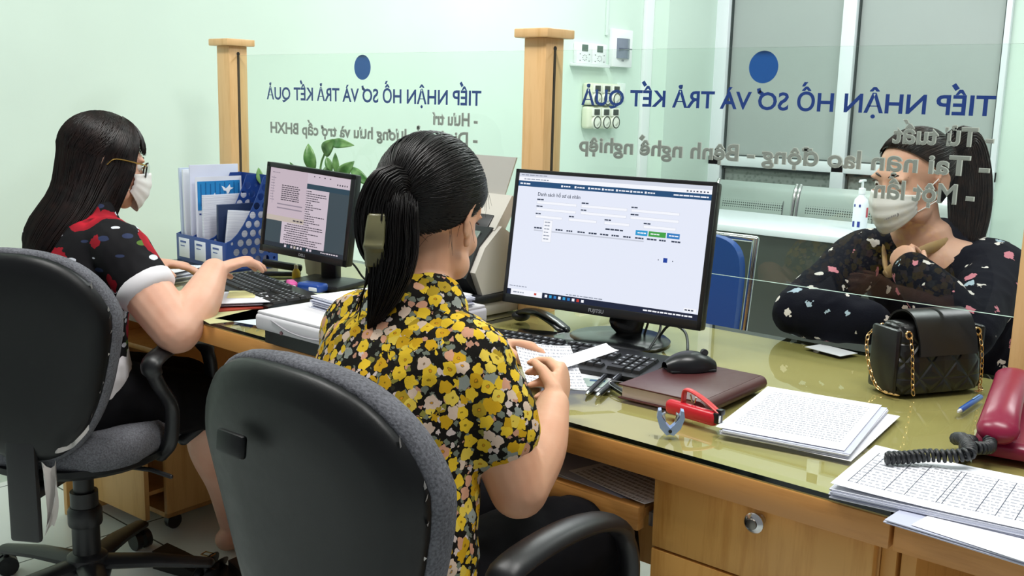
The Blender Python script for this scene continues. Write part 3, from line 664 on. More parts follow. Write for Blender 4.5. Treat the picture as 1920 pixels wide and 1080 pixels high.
def stand_post(t, q, R):
    top = R @ V((0, 0.05, -0.05))
    B().box((top.x*0.5, 0.05, 0.095), (0.055, 0.03, 0.19), 0.006).box((top.x, top.y-0.004, top.z), (0.07, 0.03, 0.08), 0.006).obj('stand_neck', plain('#121317', 0.4), t)
    B().box((0, 0.0, 0.008), (0.19, 0.15, 0.016), 0.006).obj('stand_base', plain('#121317', 0.4), t)
monitor('larger black monitor showing a white web form, in the middle of the counter', (-1.315, 1.915), rad(7.8), rad(8.7), 0.0, (-1.349, 1.890, 0.980), 0.51, 0.32, (0.010, 0.009, 0.010, 0.021), 'f', 'FUJITSU', desktop_ui, stand_lean)
monitor('smaller black monitor showing a text document, in front of the woman in the poppy blouse', (-2.305, 1.862), rad(14.6), rad(4.4), rad(4.3), (-2.321, 1.810, 0.970), 0.306, 0.257, (0.014, 0.014, 0.014, 0.020), 'd', 'DELL', document_ui, stand_post)
# ------------------------------------------------------------------ papers
def paper_mat(name, rows=26, gap=0.55, left=0.09, right=0.93, top=0.92, bottom=0.10, cols=(), w=0.21, h=0.297, ink='#4a4d5c', seed=0.0, tint='#eceef5'):
    """printed sheet: rows of ink in the sheet's own frame (x across, y up the page)"""
    x = N(name, tint, 0.75, spec=0.2); tc = x.n('TexCoord'); sp = x.n('SeparateXYZ'); x.l(tc.outputs['Object'], sp.inputs[0])
    u = x.math('ADD', x.math('DIVIDE', sp.outputs[0], w), 0.5); v = x.math('ADD', x.math('DIVIDE', sp.outputs[1], h), 0.5)
    fr = x.math('FRACT', x.math('MULTIPLY', v, rows)); line = x.math('LESS_THAN', fr, 1-gap)
    cb = x.n('CombineXYZ'); x.l(x.math('MULTIPLY', u, 60), cb.inputs[0]); x.l(x.math('FLOOR', x.math('MULTIPLY', v, rows)), cb.inputs[1]); cb.inputs[2].default_value = seed
    nz = x.noise(cb.outputs[0], 1.0, 1); wd = x.math('GREATER_THAN', nz.outputs[0], 0.47)
    f = x.math('MULTIPLY', line, wd)
    for a, op in ((left, 'GREATER_THAN'), (right, 'LESS_THAN')): f = x.math('MULTIPLY', f, x.math(op, u, a))
    for a, op in ((bottom, 'GREATER_THAN'), (top, 'LESS_THAN')): f = x.math('MULTIPLY', f, x.math(op, v, a))
    f = x.math('MULTIPLY', f, 0.62)
    ln = None
    for c in cols:
        q = x.math('LESS_THAN', x.math('ABSOLUTE', x.math('SUBTRACT', u, c)), 0.0022); ln = q if ln is None else x.math('MAXIMUM', ln, q)
    if ln is not None:
        ln = x.math('MULTIPLY', x.math('MULTIPLY', ln, x.math('LESS_THAN', v, top)), x.math('GREATER_THAN', v, bottom)); f = x.math('MAXIMUM', f, ln)
    x.base(x.mix(f, tint, ink)); return x.m
TEXTP = paper_mat('printed_letter_sheet', 24, 0.50); TEXTQ = paper_mat('printed_notes_sheet', 30, 0.55, seed=3.3)
FORMP = paper_mat('printed_form_sheet', 17, 0.55, 0.05, 0.97, 0.84, 0.12, (0.05, 0.09, 0.22, 0.31, 0.45, 0.475, 0.62, 0.70, 0.78, 0.90), 0.297, 0.21)
EDGES = paper_mat('paper_edge_white', 1, 1.0)
def stack_edge_mat():
    x = N('sheet_edges', '#dfe2ef', 0.8); sp = x.n('SeparateXYZ'); tc = x.n('TexCoord'); x.l(tc.outputs['Object'], sp.inputs[0])
    v = x.n('TexNoise'); v.noise_dimensions = '1D'; v.inputs['Scale'].default_value = 900; x.l(sp.outputs[2], v.inputs['W'])
    x.base(x.ramp(v.outputs[0], [(0.4, '#a9aec6'), (0.6, '#eef0f8')])); return x.m
EDGE = stack_edge_mat()
def sheet_mesh(w, h, bend=None, n=10):
    b = B(); b.grid(lambda u, v: (-w/2+u*w, -h/2+v*h, bend(u, v) if bend else 0.0), n, n, thick=0.0004); return b
def sheet(name, label, cat, loc, rz, w, h, m, bend=None, group=None, tilt=(0, 0), n=10):
    o = sheet_mesh(w, h, bend, n).obj(name, m, None, ang=60); o.location = loc; o.rotation_euler = (tilt[0], tilt[1], rz); return tag(o, label, cat, group)
def stack(name, label, loc, rz, w, h, thick, seed, bend=None, group=None, jitter=0.004, tilt=(0, 0), m=EDGE):
    """a pressed pile of sheets with uneven edges"""
    random.seed(seed); b = B(); n = max(3, int(thick/0.0016)); z = 0.0
    for k in range(n):
        dx, dy, r = random.uniform(-jitter, jitter), random.uniform(-jitter, jitter), random.uniform(-0.012, 0.012)
        t = thick/n; q = RZ(r)
        zb = z
        b.grid(lambda u, v: q @ V((-w/2+u*w+dx, -h/2+v*h+dy, 0)) + V((0, 0, zb+t*0.93 + (bend(u, v) if bend else 0))), 6, 6, thick=t*0.9); z += t
    o = b.obj(name, m, None, ang=30); o.location = loc; o.rotation_euler = (tilt[0], tilt[1], rz); return tag(o, label, 'paper stack', group)
T = DZ+0.0003
# centre stack of letters
stack('paper_stack', 'stack of white letters lying alone in the middle of the right desk half', (-0.722, 1.638, T), rad(10), 0.208, 0.298, 0.010, 1, jitter=0.003)
sheet('paper_sheet', 'printed letter lying on top of the centre stack', 'paper', (-0.733, 1.640, T+0.0118), rad(10.5), 0.21, 0.297, TEXTP, lambda u, v: 0.004*max(0, (v-0.8))*abs(u-0.9))
sheet('paper_sheet', 'blank sheet sticking out to the right under the centre stack of letters', 'paper', (-0.708, 1.640, T+0.0005), rad(6.5), 0.21, 0.297, PAPER)
# form stack at the right and the pile under it that overhangs the edge
stack('paper_stack', 'pile of sheets overhanging the front edge of the right desk, below the form stack', (-0.300, 1.395, T), rad(-3), 0.297, 0.21, 0.008, 2, jitter=0.005)
sheet('paper_sheet', 'blank sheet askew on the pile overhanging the right desk edge', 'paper', (-0.262, 1.389, T+0.0092), rad(-6), 0.297, 0.21, PAPER)
stack('paper_stack', 'stack of table forms at the right edge with the telephone cord on it', (-0.405, 1.452, T+0.0040), rad(5), 0.300, 0.21, 0.013, 3, jitter=0.004, tilt=(0, -0.022))
sheet('paper_sheet', 'printed table form lying on top of the right-hand form stack', 'paper', (-0.408, 1.455, T+0.0190), rad(5), 0.300, 0.21, FORMP, lambda u, v: 0.006*(1-u)**3, tilt=(0, -0.022))
# ------------------------------------------------------------------ keyboards
KEYM = [plain('#17181b', 0.45), plain('#9fa4aa', 0.5)]
def key_mesh(w, d):
    b = B(); h = 0.006
    a = [(-w/2, -d/2, 0), (w/2, -d/2, 0), (w/2, d/2, 0), (-w/2, d/2, 0)]; q = 0.0022
    c = [(-w/2+q, -d/2+q, h), (w/2-q, -d/2+q, h), (w/2-q, d/2-q*0.7, h), (-w/2+q, d/2-q*0.7, h)]
    va = [b.bm.verts.new(p) for p in a]; vc = [b.bm.verts.new(p) for p in c]
    b.bm.faces.new(vc)
    for i in range(4): b.bm.faces.new((va[i], va[(i+1) % 4], vc[(i+1) % 4], vc[i]))
    bmesh.ops.recalc_face_normals(b.bm, faces=list(b.bm.faces))
    if w < 0.03: b.quad([(-0.0045, -0.001, h+0.0002), (0.0005, -0.001, h+0.0002), (0.0005, 0.0045, h+0.0002), (-0.0045, 0.0045, h+0.0002)], 1)
    me = bpy.data.meshes.new('key'); b.bm.to_mesh(me); b.bm.free()
    for m in KEYM: me.materials.append(m)
    return me
KM = {}
def keyboard(label, loc, rz, L=0.455, D=0.165):
    t = thing('keyboard', label, 'keyboard', loc, rz, 'black keyboards on the counter')
    b = B(); prof = [(-D/2, 0.002), (-D/2, 0.010), (-D/2+0.012, 0.0135), (D/2-0.015, 0.024), (D/2, 0.021), (D/2, 0.004)]
    vs = [[b.bm.verts.new((x, p[0]+(0.006*(1-(2*x/L)**2) if p[0] < 0 and p[1] < 0.012 else 0)*-1, p[1])) for p in prof] for x in [-L/2+L*k/10 for k in range(11)]]
    for i in range(10):
        for j in range(len(prof)): b.bm.faces.new((vs[i][j], vs[i+1][j], vs[i+1][(j+1) % 6], vs[i][(j+1) % 6]))
    b.bm.faces.new(vs[0]); b.bm.faces.new(vs[-1]); b.obj('base', plain('#141518', 0.35), t)
    u = 0.0188; sl = math.atan2(0.0105, D-0.027); x0 = -L/2+0.010; y0 = -D/2+0.024
    def key(cx, row, wu=1.0, du=1.0):
        w, d = wu*u-0.0012, du*u-0.0012; k = (round(wu, 2), round(du, 2))
        if k not in KM: KM[k] = key_mesh(w, d)
        o = bpy.data.objects.new('key', KM[k]); COL.objects.link(o); o.parent = t
        y = y0 + (row+ (du-1)/2)*u + (0.006 if row == 5 else 0); o.location = (x0+cx*u, y, 0.0138+(y+D/2-0.012)*math.tan(sl)); o.rotation_euler = (sl, 0, 0)
    for row, ws in enumerate(([1.25, 1.25, 1.25, 6.25, 1.25, 1.25, 1.25, 1.25], [2.25]+[1]*10+[2.75], [1.75]+[1]*11+[2.25], [1.5]+[1]*12+[1.5], [1]*13+[2])):
        c = 0
        for w in ws: key(c+w/2, row, w); c += w
    for c in (0.5, 2.5, 3.5, 4.5, 5.5, 7, 8, 9, 10, 11.5, 12.5, 13.5, 14.5): key(c, 5)
    for c in (15.75, 16.75, 17.75): key(c, 3); key(c, 4); key(c, 0)
    key(16.75, 1)
    for r in range(1, 5):
        for c in (19.5-0.25, 20.25, 21.25): 
            if r < 5: key(c, r)
    key(19.75, 0, 2); key(21.25, 0); key(22.25, 0.0, 1, 2); key(22.25, 2.0, 1, 2); key(22.25, 4)
    return t
keyboard('black keyboard beside the papers of the woman in the yellow floral blouse', (-1.300, 1.690, DZ), rad(9))
keyboard('black keyboard under the hands of the woman in the poppy blouse', (-2.318, 1.655, DZ), rad(-13), 0.44, 0.155)
# ------------------------------------------------------------------ notebook, mouse, pens
LEATH = plain('#4a2323', 0.42, grain=0.15)
t = thing('notebook', 'maroon leather notebook lying under the black mouse', 'notebook', (-0.965, 1.655, DZ), rad(2))
b = B().box((0, 0, 0.0265), (0.170, 0.245, 0.003), 0.0012).box((0, 0, 0.0015), (0.170, 0.245, 0.003), 0.0012)
b.tube([(0.084, -0.1225, 0.014), (0.084, 0.1225, 0.014)], 0.0135, 12); b.obj('cover', LEATH, t)
B().box((-0.003, 0, 0.014), (0.152, 0.236, 0.022), 0.001).obj('pages', plain('#cdbcb8', 0.8), t)
t = thing('mouse', 'black computer mouse resting on the maroon notebook', 'mouse', (-1.005, 1.712, DZ+0.028), rad(-35))
b = B(); b.grid(lambda u, v: (0.031*cos(pi*u)*(0.82+0.18*sin(pi*v))*sin(pi*(0.06+0.88*v))**0.35, -0.052+0.104*v, 0.002+0.036*sin(pi*u)**0.6*sin(pi*(0.10+0.80*v))**0.7), 18, 16); b.obj('shell', plain('#111216', 0.32), t)
B().box((0, 0, 0.003), (0.052, 0.094, 0.004), 0.0015).obj('underside', BLACK, t)
B().cyl((-0.004, 0.030, 0.034), (0.004, 0.030, 0.034), 0.007, n=14).obj('scroll_wheel', plain('#2a2b2f', 0.6), t)
def pen(label, a, b_, r=0.0055, body='#14151a', tip='#c8c8c8', clip='#b9babf', name='pen', tipm=1.0):
    a, b_ = V((*a, DZ+r+0.0005)), V((*b_, DZ+r+0.0005)); d = b_-a; L = d.length; t = thing(name, label, 'pen', a, math.atan2(d.y, d.x))
    B().tube([(0.012, 0, 0), (0.018, 0, 0), (L-0.004, 0, 0)], [r*0.75, r, r], 12, round_=True).obj('barrel', plain(body, 0.3), t)
    B().tube([(0.0, 0, 0), (0.004, 0, 0), (0.014, 0, 0)], [r*0.35, r*0.6, r*0.78], 12).obj('tip', plain(tip, 0.25, tipm), t)
    if clip: B().box((L-0.03, 0, r+0.001), (0.042, 0.003, 0.0012), 0.0005).obj('clip', plain(clip, 0.3, tipm), t)
pen('slim black pen nearer the papers, pointing toward the desk edge', (-1.089, 1.490), (-1.140, 1.622))
pen('thicker black pen lying between the slim pen and the notebook', (-1.066, 1.490), (-1.118, 1.640), 0.0065)
t = thing('marker', 'short black marker with a silver clip by the notebook corner', 'marker', (-1.070, 1.562, DZ+0.0065), rad(-30))
B().tube([(-0.025, 0, 0), (0.035, 0, 0)], [0.006, 0.0062], 12, round_=True).obj('cap', BLACK, t)
B().tube(smooth_path([(0.036, -0.007, 0.003), (0.01, -0.010, 0.005), (-0.018, -0.009, 0.006), (-0.022, 0.0, 0.009), (-0.008, 0.012, 0.010), (0.004, 0.030, 0.008)], 5), 0.0013, 6, round_=True).obj('clip', CHROME, t)
pen('blue ballpoint pen lying between the handbag and the red telephone', (-0.548, 1.885), (-0.549, 2.02), 0.0055, '#1f4f9e', '#d0d4da', '#7fa8dd', tipm=0.2)
# ------------------------------------------------------------------ stapler and remover
RED = plain('#c3192b', 0.32)
t = thing('stapler', 'red stapler standing in front of the maroon notebook', 'stapler', (-0.872, 1.503, DZ), rad(-6))
B().box((0.0, 0, 0.017), (0.108, 0.020, 0.026), 0.009, seg=3).obj('body', RED, t)
B().tube(smooth_path([(-0.022, 0.004, 0.030), (-0.020, 0.004, 0.050), (-0.008, 0.004, 0.053), (0.022, 0.004, 0.044), (0.054, 0.003, 0.029)], 5), [(0.003, 0.007)]*21, 10, round_=True).obj('handle', plain('#c83a3c', 0.35), t)
B().tube([(-0.008, 0.004, 0.046), (-0.003, 0.004, 0.034)], 0.0016, 6).tube([(0.004, 0.004, 0.044), (0.002, 0.004, 0.034)], 0.0016, 6).obj('spring', CHROME, t)
B().box((0.054, 0, 0.020), (0.012, 0.014, 0.018), 0.002).box((0.056, 0.004, 0.030), (0.012, 0.012, 0.010), 0.002).obj('magazine', plain('#1a1a1c', 0.3, 0.3), t)
B().box((0.0585, -0.003, 0.020), (0.004, 0.006, 0.014), 0.001).obj('staple_plate', CHROME, t)
t = thing('staple_remover', 'pale blue staple remover in front of the red stapler', 'staple remover', (-0.862, 1.418, DZ), rad(35))
PB = plain('#8fa6cf', 0.35)
for s in (-1, 1):
    b = B(); b.prism([(0, 0.002), (s*0.006, 0.0), (s*0.017, 0.012), (s*0.023, 0.030), (s*0.021, 0.042), (s*0.016, 0.043), (s*0.014, 0.030), (s*0.006, 0.018), (0, 0.012)], 0.017, M(((1, 0, 0, 0), (0, 0, 1, -0.0085), (0, 1, 0, 0.0), (0, 0, 0, 1))))
    b.obj('jaw_grip', PB, t)
    B().box((s*0.0115, 0, 0.035), (0.007, 0.011, 0.003), 0.0008, rot=RY(s*0.5)).box((s*0.010, 0, 0.029), (0.002, 0.012, 0.014), rot=RY(s*0.3)).obj('jaw', CHROME, t)
B().cyl((0, -0.010, 0.0075), (0, 0.010, 0.0075), 0.003, n=12).obj('pivot_pin', BLACK, t)
# ------------------------------------------------------------------ telephone
PH = plain('#86173a', 0.30)
t = thing('telephone', 'dark red desk telephone with black coiled cord at the right edge', 'telephone', (-0.385, 1.795, DZ), rad(10))
b = B(); W2, D2 = 0.185, 0.215; pr = [(-D2/2, 0.004), (-D2/2, 0.022), (-D2/2+0.012, 0.030), (D2/2-0.01, 0.052), (D2/2, 0.044), (D2/2, 0.004)]
vs = [[b.bm.verts.new((x*W2/2, p[0], p[1])) for p in pr] for x in (-1, -0.97, 0.97, 1)]
for i in range(3):
    for j in range(6): b.bm.faces.new((vs[i][j], vs[i+1][j], vs[i+1][(j+1) % 6], vs[i][(j+1) % 6]))
b.bm.faces.new(vs[0]); b.bm.faces.new(vs[-1]); bmesh.ops.recalc_face_normals(b.bm, faces=list(b.bm.faces)); bmesh.ops.bevel(b.bm, geom=list(b.bm.edges), offset=0.003, segments=2, profile=0.5, affect='EDGES'); b.obj('base', PH, t)
hp = smooth_path([(-0.060, -0.110, 0.050), (-0.060, -0.085, 0.066), (-0.060, -0.03, 0.081), (-0.060, 0.03, 0.089), (-0.060, 0.085, 0.092), (-0.060, 0.112, 0.082)], 5); nh = len(hp)
h = B().tube(hp, [(0.013+0.006*abs(2*k/(nh-1)-1)**2, 0.027+0.005*abs(2*k/(nh-1)-1)**2) for k in range(nh)], 18, ref=V((0, 0, 1)), round_=True); ho = h.obj('handset', PH, t)
B().box((-0.060, -0.09, 0.045), (0.048, 0.034, 0.03), 0.01).box((-0.060, 0.09, 0.066), (0.048, 0.034, 0.03), 0.01).obj('handset_cups', PH, ho)
sl2 = math.atan2(0.022, D2-0.022)
for r in range(4):
    for c in range(3):
        y = -0.055+0.022*r; o = B().lathe([(0.0095, 0), (0.009, 0.004), (0.006, 0.0055), (0, 0.0056)], n=16).obj('dial_button', plain('#16161a', 0.35), t)
        o.location = (0.012+0.026*c, y, 0.0305+(y+D2/2-0.012)*math.tan(sl2)); o.scale = (1.25, 0.72, 1); o.rotation_euler = (sl2, 0, 0)
B().box((0.045, 0.068, 0.0515), (0.09, 0.03, 0.003), 0.001, rot=RX(sl2)).obj('number_card', plain('#d9936a', 0.5), t)
b = B(); add_text(b, '3 5', M.Translation((0.008, -0.088, 0.0345)) @ M.Rotation(sl2, 4, 'X'), 0.020, None, off=0.02); b.obj('painted_number', plain('#f0e9ea', 0.5), t, smooth=False, recalc=False)
# coiled cord, in world points brought to the telephone's frame
cp = [(-0.436, 1.672, 0.800), (-0.425, 1.640, 0.792), (-0.424, 1.608, 0.797), (-0.438, 1.585, 0.800), (-0.452, 1.612, 0.792), (-0.458, 1.662, 0.786), (-0.478, 1.690, 0.776), (-0.490, 1.706, 0.772), (-0.484, 1.672, 0.782), (-0.462, 1.628, 0.797), (-0.440, 1.580, 0.803), (-0.428, 1.546, 0.803), (-0.450, 1.528, 0.798), (-0.475, 1.515, 0.796), (-0.500, 1.490, 0.793), (-0.522, 1.468, 0.792)]
inv = M.Translation((-0.385, 1.795, DZ)) @ M.Rotation(rad(10), 4, 'Z'); inv = inv.inverted()
sp = smooth_path(cp, 14); hl = []; ph = 0.0
acc = [0.0]
for i in range(1, len(sp)): acc.append(acc[-1]+(sp[i]-sp[i-1]).length)
tot = acc[-1]; turns = int(tot/0.0078); m_ = turns*10; j = 0; ref = V((0, 0, 1))
for i in range(m_+1):
    s_ = tot*i/m_
    while j < len(acc)-2 and acc[j+1] < s_: j += 1
    k = (s_-acc[j])/max(acc[j+1]-acc[j], 1e-9); p = sp[j].lerp(sp[j+1], k); a, c = frame(sp[j+1]-sp[j], ref); ref = a
    hl.append(inv @ (p + a*0.0078*cos(2*pi*i/10) + c*0.0078*sin(2*pi*i/10)))
B().tube(hl, 0.0031, 6, round_=True).tube([inv @ V((-0.437, 1.690, 0.806)), inv @ V(cp[0])], 0.0022, 6).obj('coiled_cord', plain('#25272a', 0.4), t, ang=0)
# ------------------------------------------------------------------ quilted handbag
def quilt():
    x = N('black_quilted_leather', '#101010', 0.36); tc = x.n('TexCoord'); sp = x.n('SeparateXYZ'); x.l(tc.outputs['Object'], sp.inputs[0])
    g = None
    for s in (1, -1):
        q = x.math('ABSOLUTE', x.math('SUBTRACT', x.math('FRACT', x.math('MULTIPLY', x.math('ADD', x.math('MULTIPLY', sp.outputs[0], 1.0*s), x.math('MULTIPLY', sp.outputs[2], 0.9)), 17)), 0.5))
        g = q if g is None else x.math('MINIMUM', g, q)
    q = x.math('ABSOLUTE', x.math('SUBTRACT', x.math('FRACT', x.math('MULTIPLY', sp.outputs[2], 15)), 0.5)); q = x.math('ADD', q, 0.06)
    g = x.math('MINIMUM', g, q); hgt = x.ramp(g, [(0.0, (0, 0, 0, 1)), (0.10, (0.55, 0.55, 0.55, 1)), (0.5, (1, 1, 1, 1))])
    x.bump(hgt, 1.0, 0.006); return x.m
QUILT = quilt(); LBLK = plain('#131314', 0.33, grain=0.1); GOLD = plain('#d9b27c', 0.25, 1.0)
t = thing('handbag', 'black quilted leather handbag with gold chains on the counter', 'handbag', (-0.662, 2.035, DZ), rad(60))
def bagbody():
    b = B(); e = 5.0; n = 36; rings = []
    for z, w, d in ((0.0, 0.185, 0.085), (0.004, 0.200, 0.100), (0.02, 0.206, 0.108), (0.06, 0.203, 0.102), (0.10, 0.196, 0.085), (0.125, 0.190, 0.066), (0.134, 0.184, 0.054), (0.136, 0.16, 0.03)):
        rings.append([b.bm.verts.new((w/2*math.copysign(abs(cos(2*pi*j/n))**(2/e), cos(2*pi*j/n)), d/2*math.copysign(abs(sin(2*pi*j/n))**(2/e), sin(2*pi*j/n)), z)) for j in range(n)])
    for i in range(len(rings)-1):
        for j in range(n): b.bm.faces.new((rings[i][j], rings[i][(j+1) % n], rings[i+1][(j+1) % n], rings[i+1][j]))
    b.bm.faces.new(rings[0]); b.bm.faces.new(rings[-1]); return b
bagbody().obj('body', QUILT, t, ang=60)
fp = smooth_path([(0, 0.050, 0.075), (0, 0.044, 0.112), (0, 0.030, 0.143), (0, 0.0, 0.156), (0, -0.028, 0.146), (0, -0.046, 0.115), (0, -0.0545, 0.088), (0, -0.057, 0.078)], 5); nf = len(fp)-1
B().grid(lambda u, v: (-0.068+0.136*u+0.004*sin(pi*v), fp[min(int(round(v*nf)), nf)].y, fp[min(int(round(v*nf)), nf)].z), 8, nf, thick=0.004).obj('flap', LBLK, t, ang=60)
for s in (-1, 1): B().box((s*0.100, 0.0, 0.065), (0.014, 0.075, 0.125), 0.006).obj('side_gusset', LBLK, t)
def chain(path, name='chain_strap', step=0.0092):
    sp = smooth_path(path, 10); b = B(); acc = 0; k = 0; last = sp[0]
    for i in range(1, len(sp)):
        acc += (sp[i]-sp[i-1]).length
        if acc >= step:
            d = (sp[i]-last).normalized(); a, c = frame(d, V((1, 0, 0)) if k % 2 else V((0, 1, 0))); m = (sp[i]+last)/2
            b.tube([m + d*0.0064*cos(2*pi*j/10) + a*0.0036*sin(2*pi*j/10) for j in range(10)], 0.0011, 5, ref=c, closed=True); last = sp[i]; acc = 0; k += 1
    return b.obj(name, GOLD, t)
def ring(c, rot): B().tube([V(c) + rot @ V((0.0068*cos(2*pi*k/16), 0, 0.0068*sin(2*pi*k/16))) for k in range(16)], 0.0021, 8, ref=V((0, 1, 0)), closed=True).obj('eyelet', GOLD, t)
for s in (-1, 1):
    ring((s*0.082, -0.041, 0.118), RX(-0.35)); ring((s*0.082, 0.038, 0.118), RX(0.35))
    chain([(s*0.082, -0.046, 0.114), (s*0.083, -0.055, 0.085), (s*0.082, -0.061, 0.04), (s*0.080, -0.063, 0.012), (s*0.078, -0.066, 0.004)])
chain([(-0.085, 0.042, 0.116), (-0.112, 0.040, 0.10), (-0.118, 0.025, 0.055), (-0.116, 0.0, 0.012), (-0.112, -0.03, 0.004), (-0.100, -0.052, 0.004)])
chain([(0.084, 0.042, 0.116), (0.110, 0.03, 0.09), (0.116, 0.01, 0.04), (0.110, -0.03, 0.006), (0.085, -0.062, 0.004), (0.066, -0.064, 0.004)])
# ------------------------------------------------------------------ left desk: file holder and its documents
HB = plain('#1f3f86', 0.38)
HL = (-2.996, 1.810); HR = rad(-3)
t = thing('file_holder', 'blue perforated three-slot file holder beside the smaller monitor', 'file holder', (*HL, DZ), HR)
HW, HD, FH, BH = 0.300, 0.185, 0.086, 0.285
prof = [(0, 0), (HD, 0), (HD, BH)] + [(HD-0.045-0.0*k, BH) for k in range(1)] + [(HD-0.045-(HD-0.045)*q, FH+(BH-FH)*(1-q)**1.7) for q in (0.12, 0.25, 0.4, 0.55, 0.7, 0.85, 1.0)]
def inprof(y, z, r):
    q = (HD-0.045-y)/(HD-0.045); top = BH if q <= 0 else FH+(BH-FH)*(1-min(q, 1))**1.7
    return y-r > 0.008 and y+r < HD-0.006 and z-r > 0.012 and z+r*1.3 < top-0.006
holes = []
for iz in range(9):
    for iy in range(9):
        y = 0.022+0.030*iy+(0.015 if iz % 2 else 0); z = 0.026+0.028*iz
        for r in (0.0115, 0.008, 0.005):
            if inprof(y, z, r): holes.append([(y+r*cos(2*pi*k/14), z+r*sin(2*pi*k/14)) for k in range(14)][::-1]); break
for k in range(4):
    xk = k*(HW-0.004)/3
    B().prism(prof, 0.003, M(((0, 0, 1, xk), (1, 0, 0, 0), (0, 1, 0, 0), (0, 0, 0, 1))), holes=holes).obj('divider', HB, t, smooth=False)
B().box((HW/2, HD/2, 0.002), (HW, HD, 0.004)).box((HW/2, HD-0.0015, BH/2), (HW, 0.003, BH)).obj('tray_base', HB, t)
B().box((HW/2, 0.0, FH/2), (HW+0.002, 0.005, FH), 0.001).obj('front_panel', HB, t)
for k in range(3):
    lc = B().box((HW*(k+0.5)/3, -0.0033, 0.044), (0.066, 0.0016, 0.062), 0.0005).obj('label_card', plain('#d9deea', 0.6), t)
    B().box((HW*(k+0.5)/3-0.004, -0.0043, 0.063), (0.036, 0.0006, 0.006)).box((HW*(k+0.5)/3-0.008, -0.0043, 0.050), (0.026, 0.0006, 0.003)).obj('label_print', plain('#4a5f9c', 0.6), lc)
def inholder(x, y, z): p = V((*HL, DZ)) + RZ(HR) @ V((x, y, z)); return p
def doc(name, label, cat, x, y0, w, h, th, m, lean=0.0, roll=0.0, group=None, z=0.006):
    o = B().box((0, w/2, h/2), (th, w, h), min(th*0.3, 0.001)).obj(name, m); o.location = inholder(x, y0, z); o.rotation_euler = M.Rotation(HR, 3, 'Z').to_euler(); o.rotation_euler = (RZ(HR) @ RY(lean) @ RX(roll)).to_euler(); return tag(o, label, cat, group)
doc('document_folder', 'clear plastic document folder at the outer left of the blue holder', 'folder', 0.018, 0.008, 0.172, 0.292, 0.010, plain('#b9c6dc', 0.25), -0.03)
doc('document_folder', 'white ring-bound booklet standing second from left in the blue holder', 'booklet', 0.040, 0.008, 0.172, 0.288, 0.010, plain('#d5d9e3', 0.5), -0.03)
doc('document_folder', 'pale violet folder standing in the middle slot of the blue holder', 'folder', 0.080, 0.006, 0.174, 0.305, 0.006, plain('#ccd0e4', 0.5), 0.0)
doc('paper_bundle', 'white papers leaning behind the calendar in the blue holder', 'papers', 0.150, 0.008, 0.165, 0.215, 0.012, EDGE, 0.02)
doc('document_folder', 'navy folder standing in the right slot of the blue holder', 'folder', 0.215, 0.02, 0.155, 0.190, 0.012, plain('#1b2c52', 0.45), 0.03)
doc('paper_bundle', 'white notepad tilted in the right slot of the blue holder', 'papers', 0.250, 0.02, 0.150, 0.165, 0.010, EDGE, 0.05, -0.10, z=0.018)
# calendar page with a blue picture and white birds, standing across the slots
t = thing('desk_calendar', 'white calendar page with a blue picture of white doves in the file holder', 'calendar', inholder(0.112, 0.008, 0.0065), HR+rad(90))
CW, CH = 0.165, 0.268
B().box((CW/2, 0, CH/2), (CW, 0.0016, CH)).obj('page', plain('#e4e6f2', 0.6), t)
B().box((CW/2, -0.0011, CH-0.060), (CW-0.012, 0.0006, 0.092)).obj('picture', plain('#2a86c8', 0.4), t)
b = B()
for k in range(9): b.box((0.018+0.017*k, -0.0016, CH-0.058), (0.003, 0.0004, 0.07+0.01*(k % 2)))
b.obj('stripes', plain('#1a5f9c', 0.4), t)
for cx, cz, s in ((0.055, CH-0.072, 1.25), (0.112, CH-0.042, 0.95)):
    o = [(-0.022, 0.012), (-0.012, 0.008), (-0.006, 0.002), (0.0, 0.006), (0.010, 0.016), (0.012, 0.006), (0.024, 0.004), (0.010, -0.004), (0.006, -0.014), (-0.002, -0.016), (-0.004, -0.006), (-0.014, -0.004)]
    B().prism([(cx+s*x, cz+s*z) for x, z in o], 0.0005, M(((1, 0, 0, 0), (0, 0, 1, -0.0023), (0, 1, 0, 0), (0, 0, 0, 1)))).obj('dove', plain('#f2f5fb', 0.5), t, smooth=False)
b = B()
for k in range(14): b.box((0.014+0.0102*k, -0.0011, CH-0.118), (0.007, 0.0004, 0.005))
b.obj('caption', plain('#3a4f8f', 0.6), t)
# loose papers of the left clerk
stack('paper_stack', 'small uneven stack of white receipts with a yellow slip by the typing hand', (-2.262, 1.520, T+0.0056), rad(-32), 0.15, 0.17, 0.012, 21, jitter=0.012)
sheet('paper_slip', 'yellow slip lying on the small stack of receipts', 'paper slip', (-2.270, 1.555, T+0.0186), rad(-38), 0.10, 0.07, plain('#ece7a8', 0.7))
t = thing('document_folder', 'red folder with an orange spine under the receipts of the left clerk', 'folder', (-2.255, 1.492, DZ), rad(-20))
B().box((0, 0, 0.0025), (0.17, 0.20, 0.005), 0.001).obj('cover', plain('#9c3a2c', 0.45), t)
B().cyl((-0.06, -0.100, 0.009), (0.0, -0.100, 0.009), 0.009, n=14).obj('spine', plain('#cf4a22', 0.4), t)
stack('paper_stack', 'white papers left of the typing hands, in front of the blue holder', (-2.780, 1.600, T), rad(12), 0.21, 0.25, 0.012, 22, jitter=0.012)
sheet('paper_sheet', 'sheet with a curled corner on the papers in front of the blue holder', 'paper', (-2.765, 1.600, T+0.014), rad(20), 0.20, 0.25, TEXTQ, lambda u, v: 0.03*max(0, u-0.5)**2)
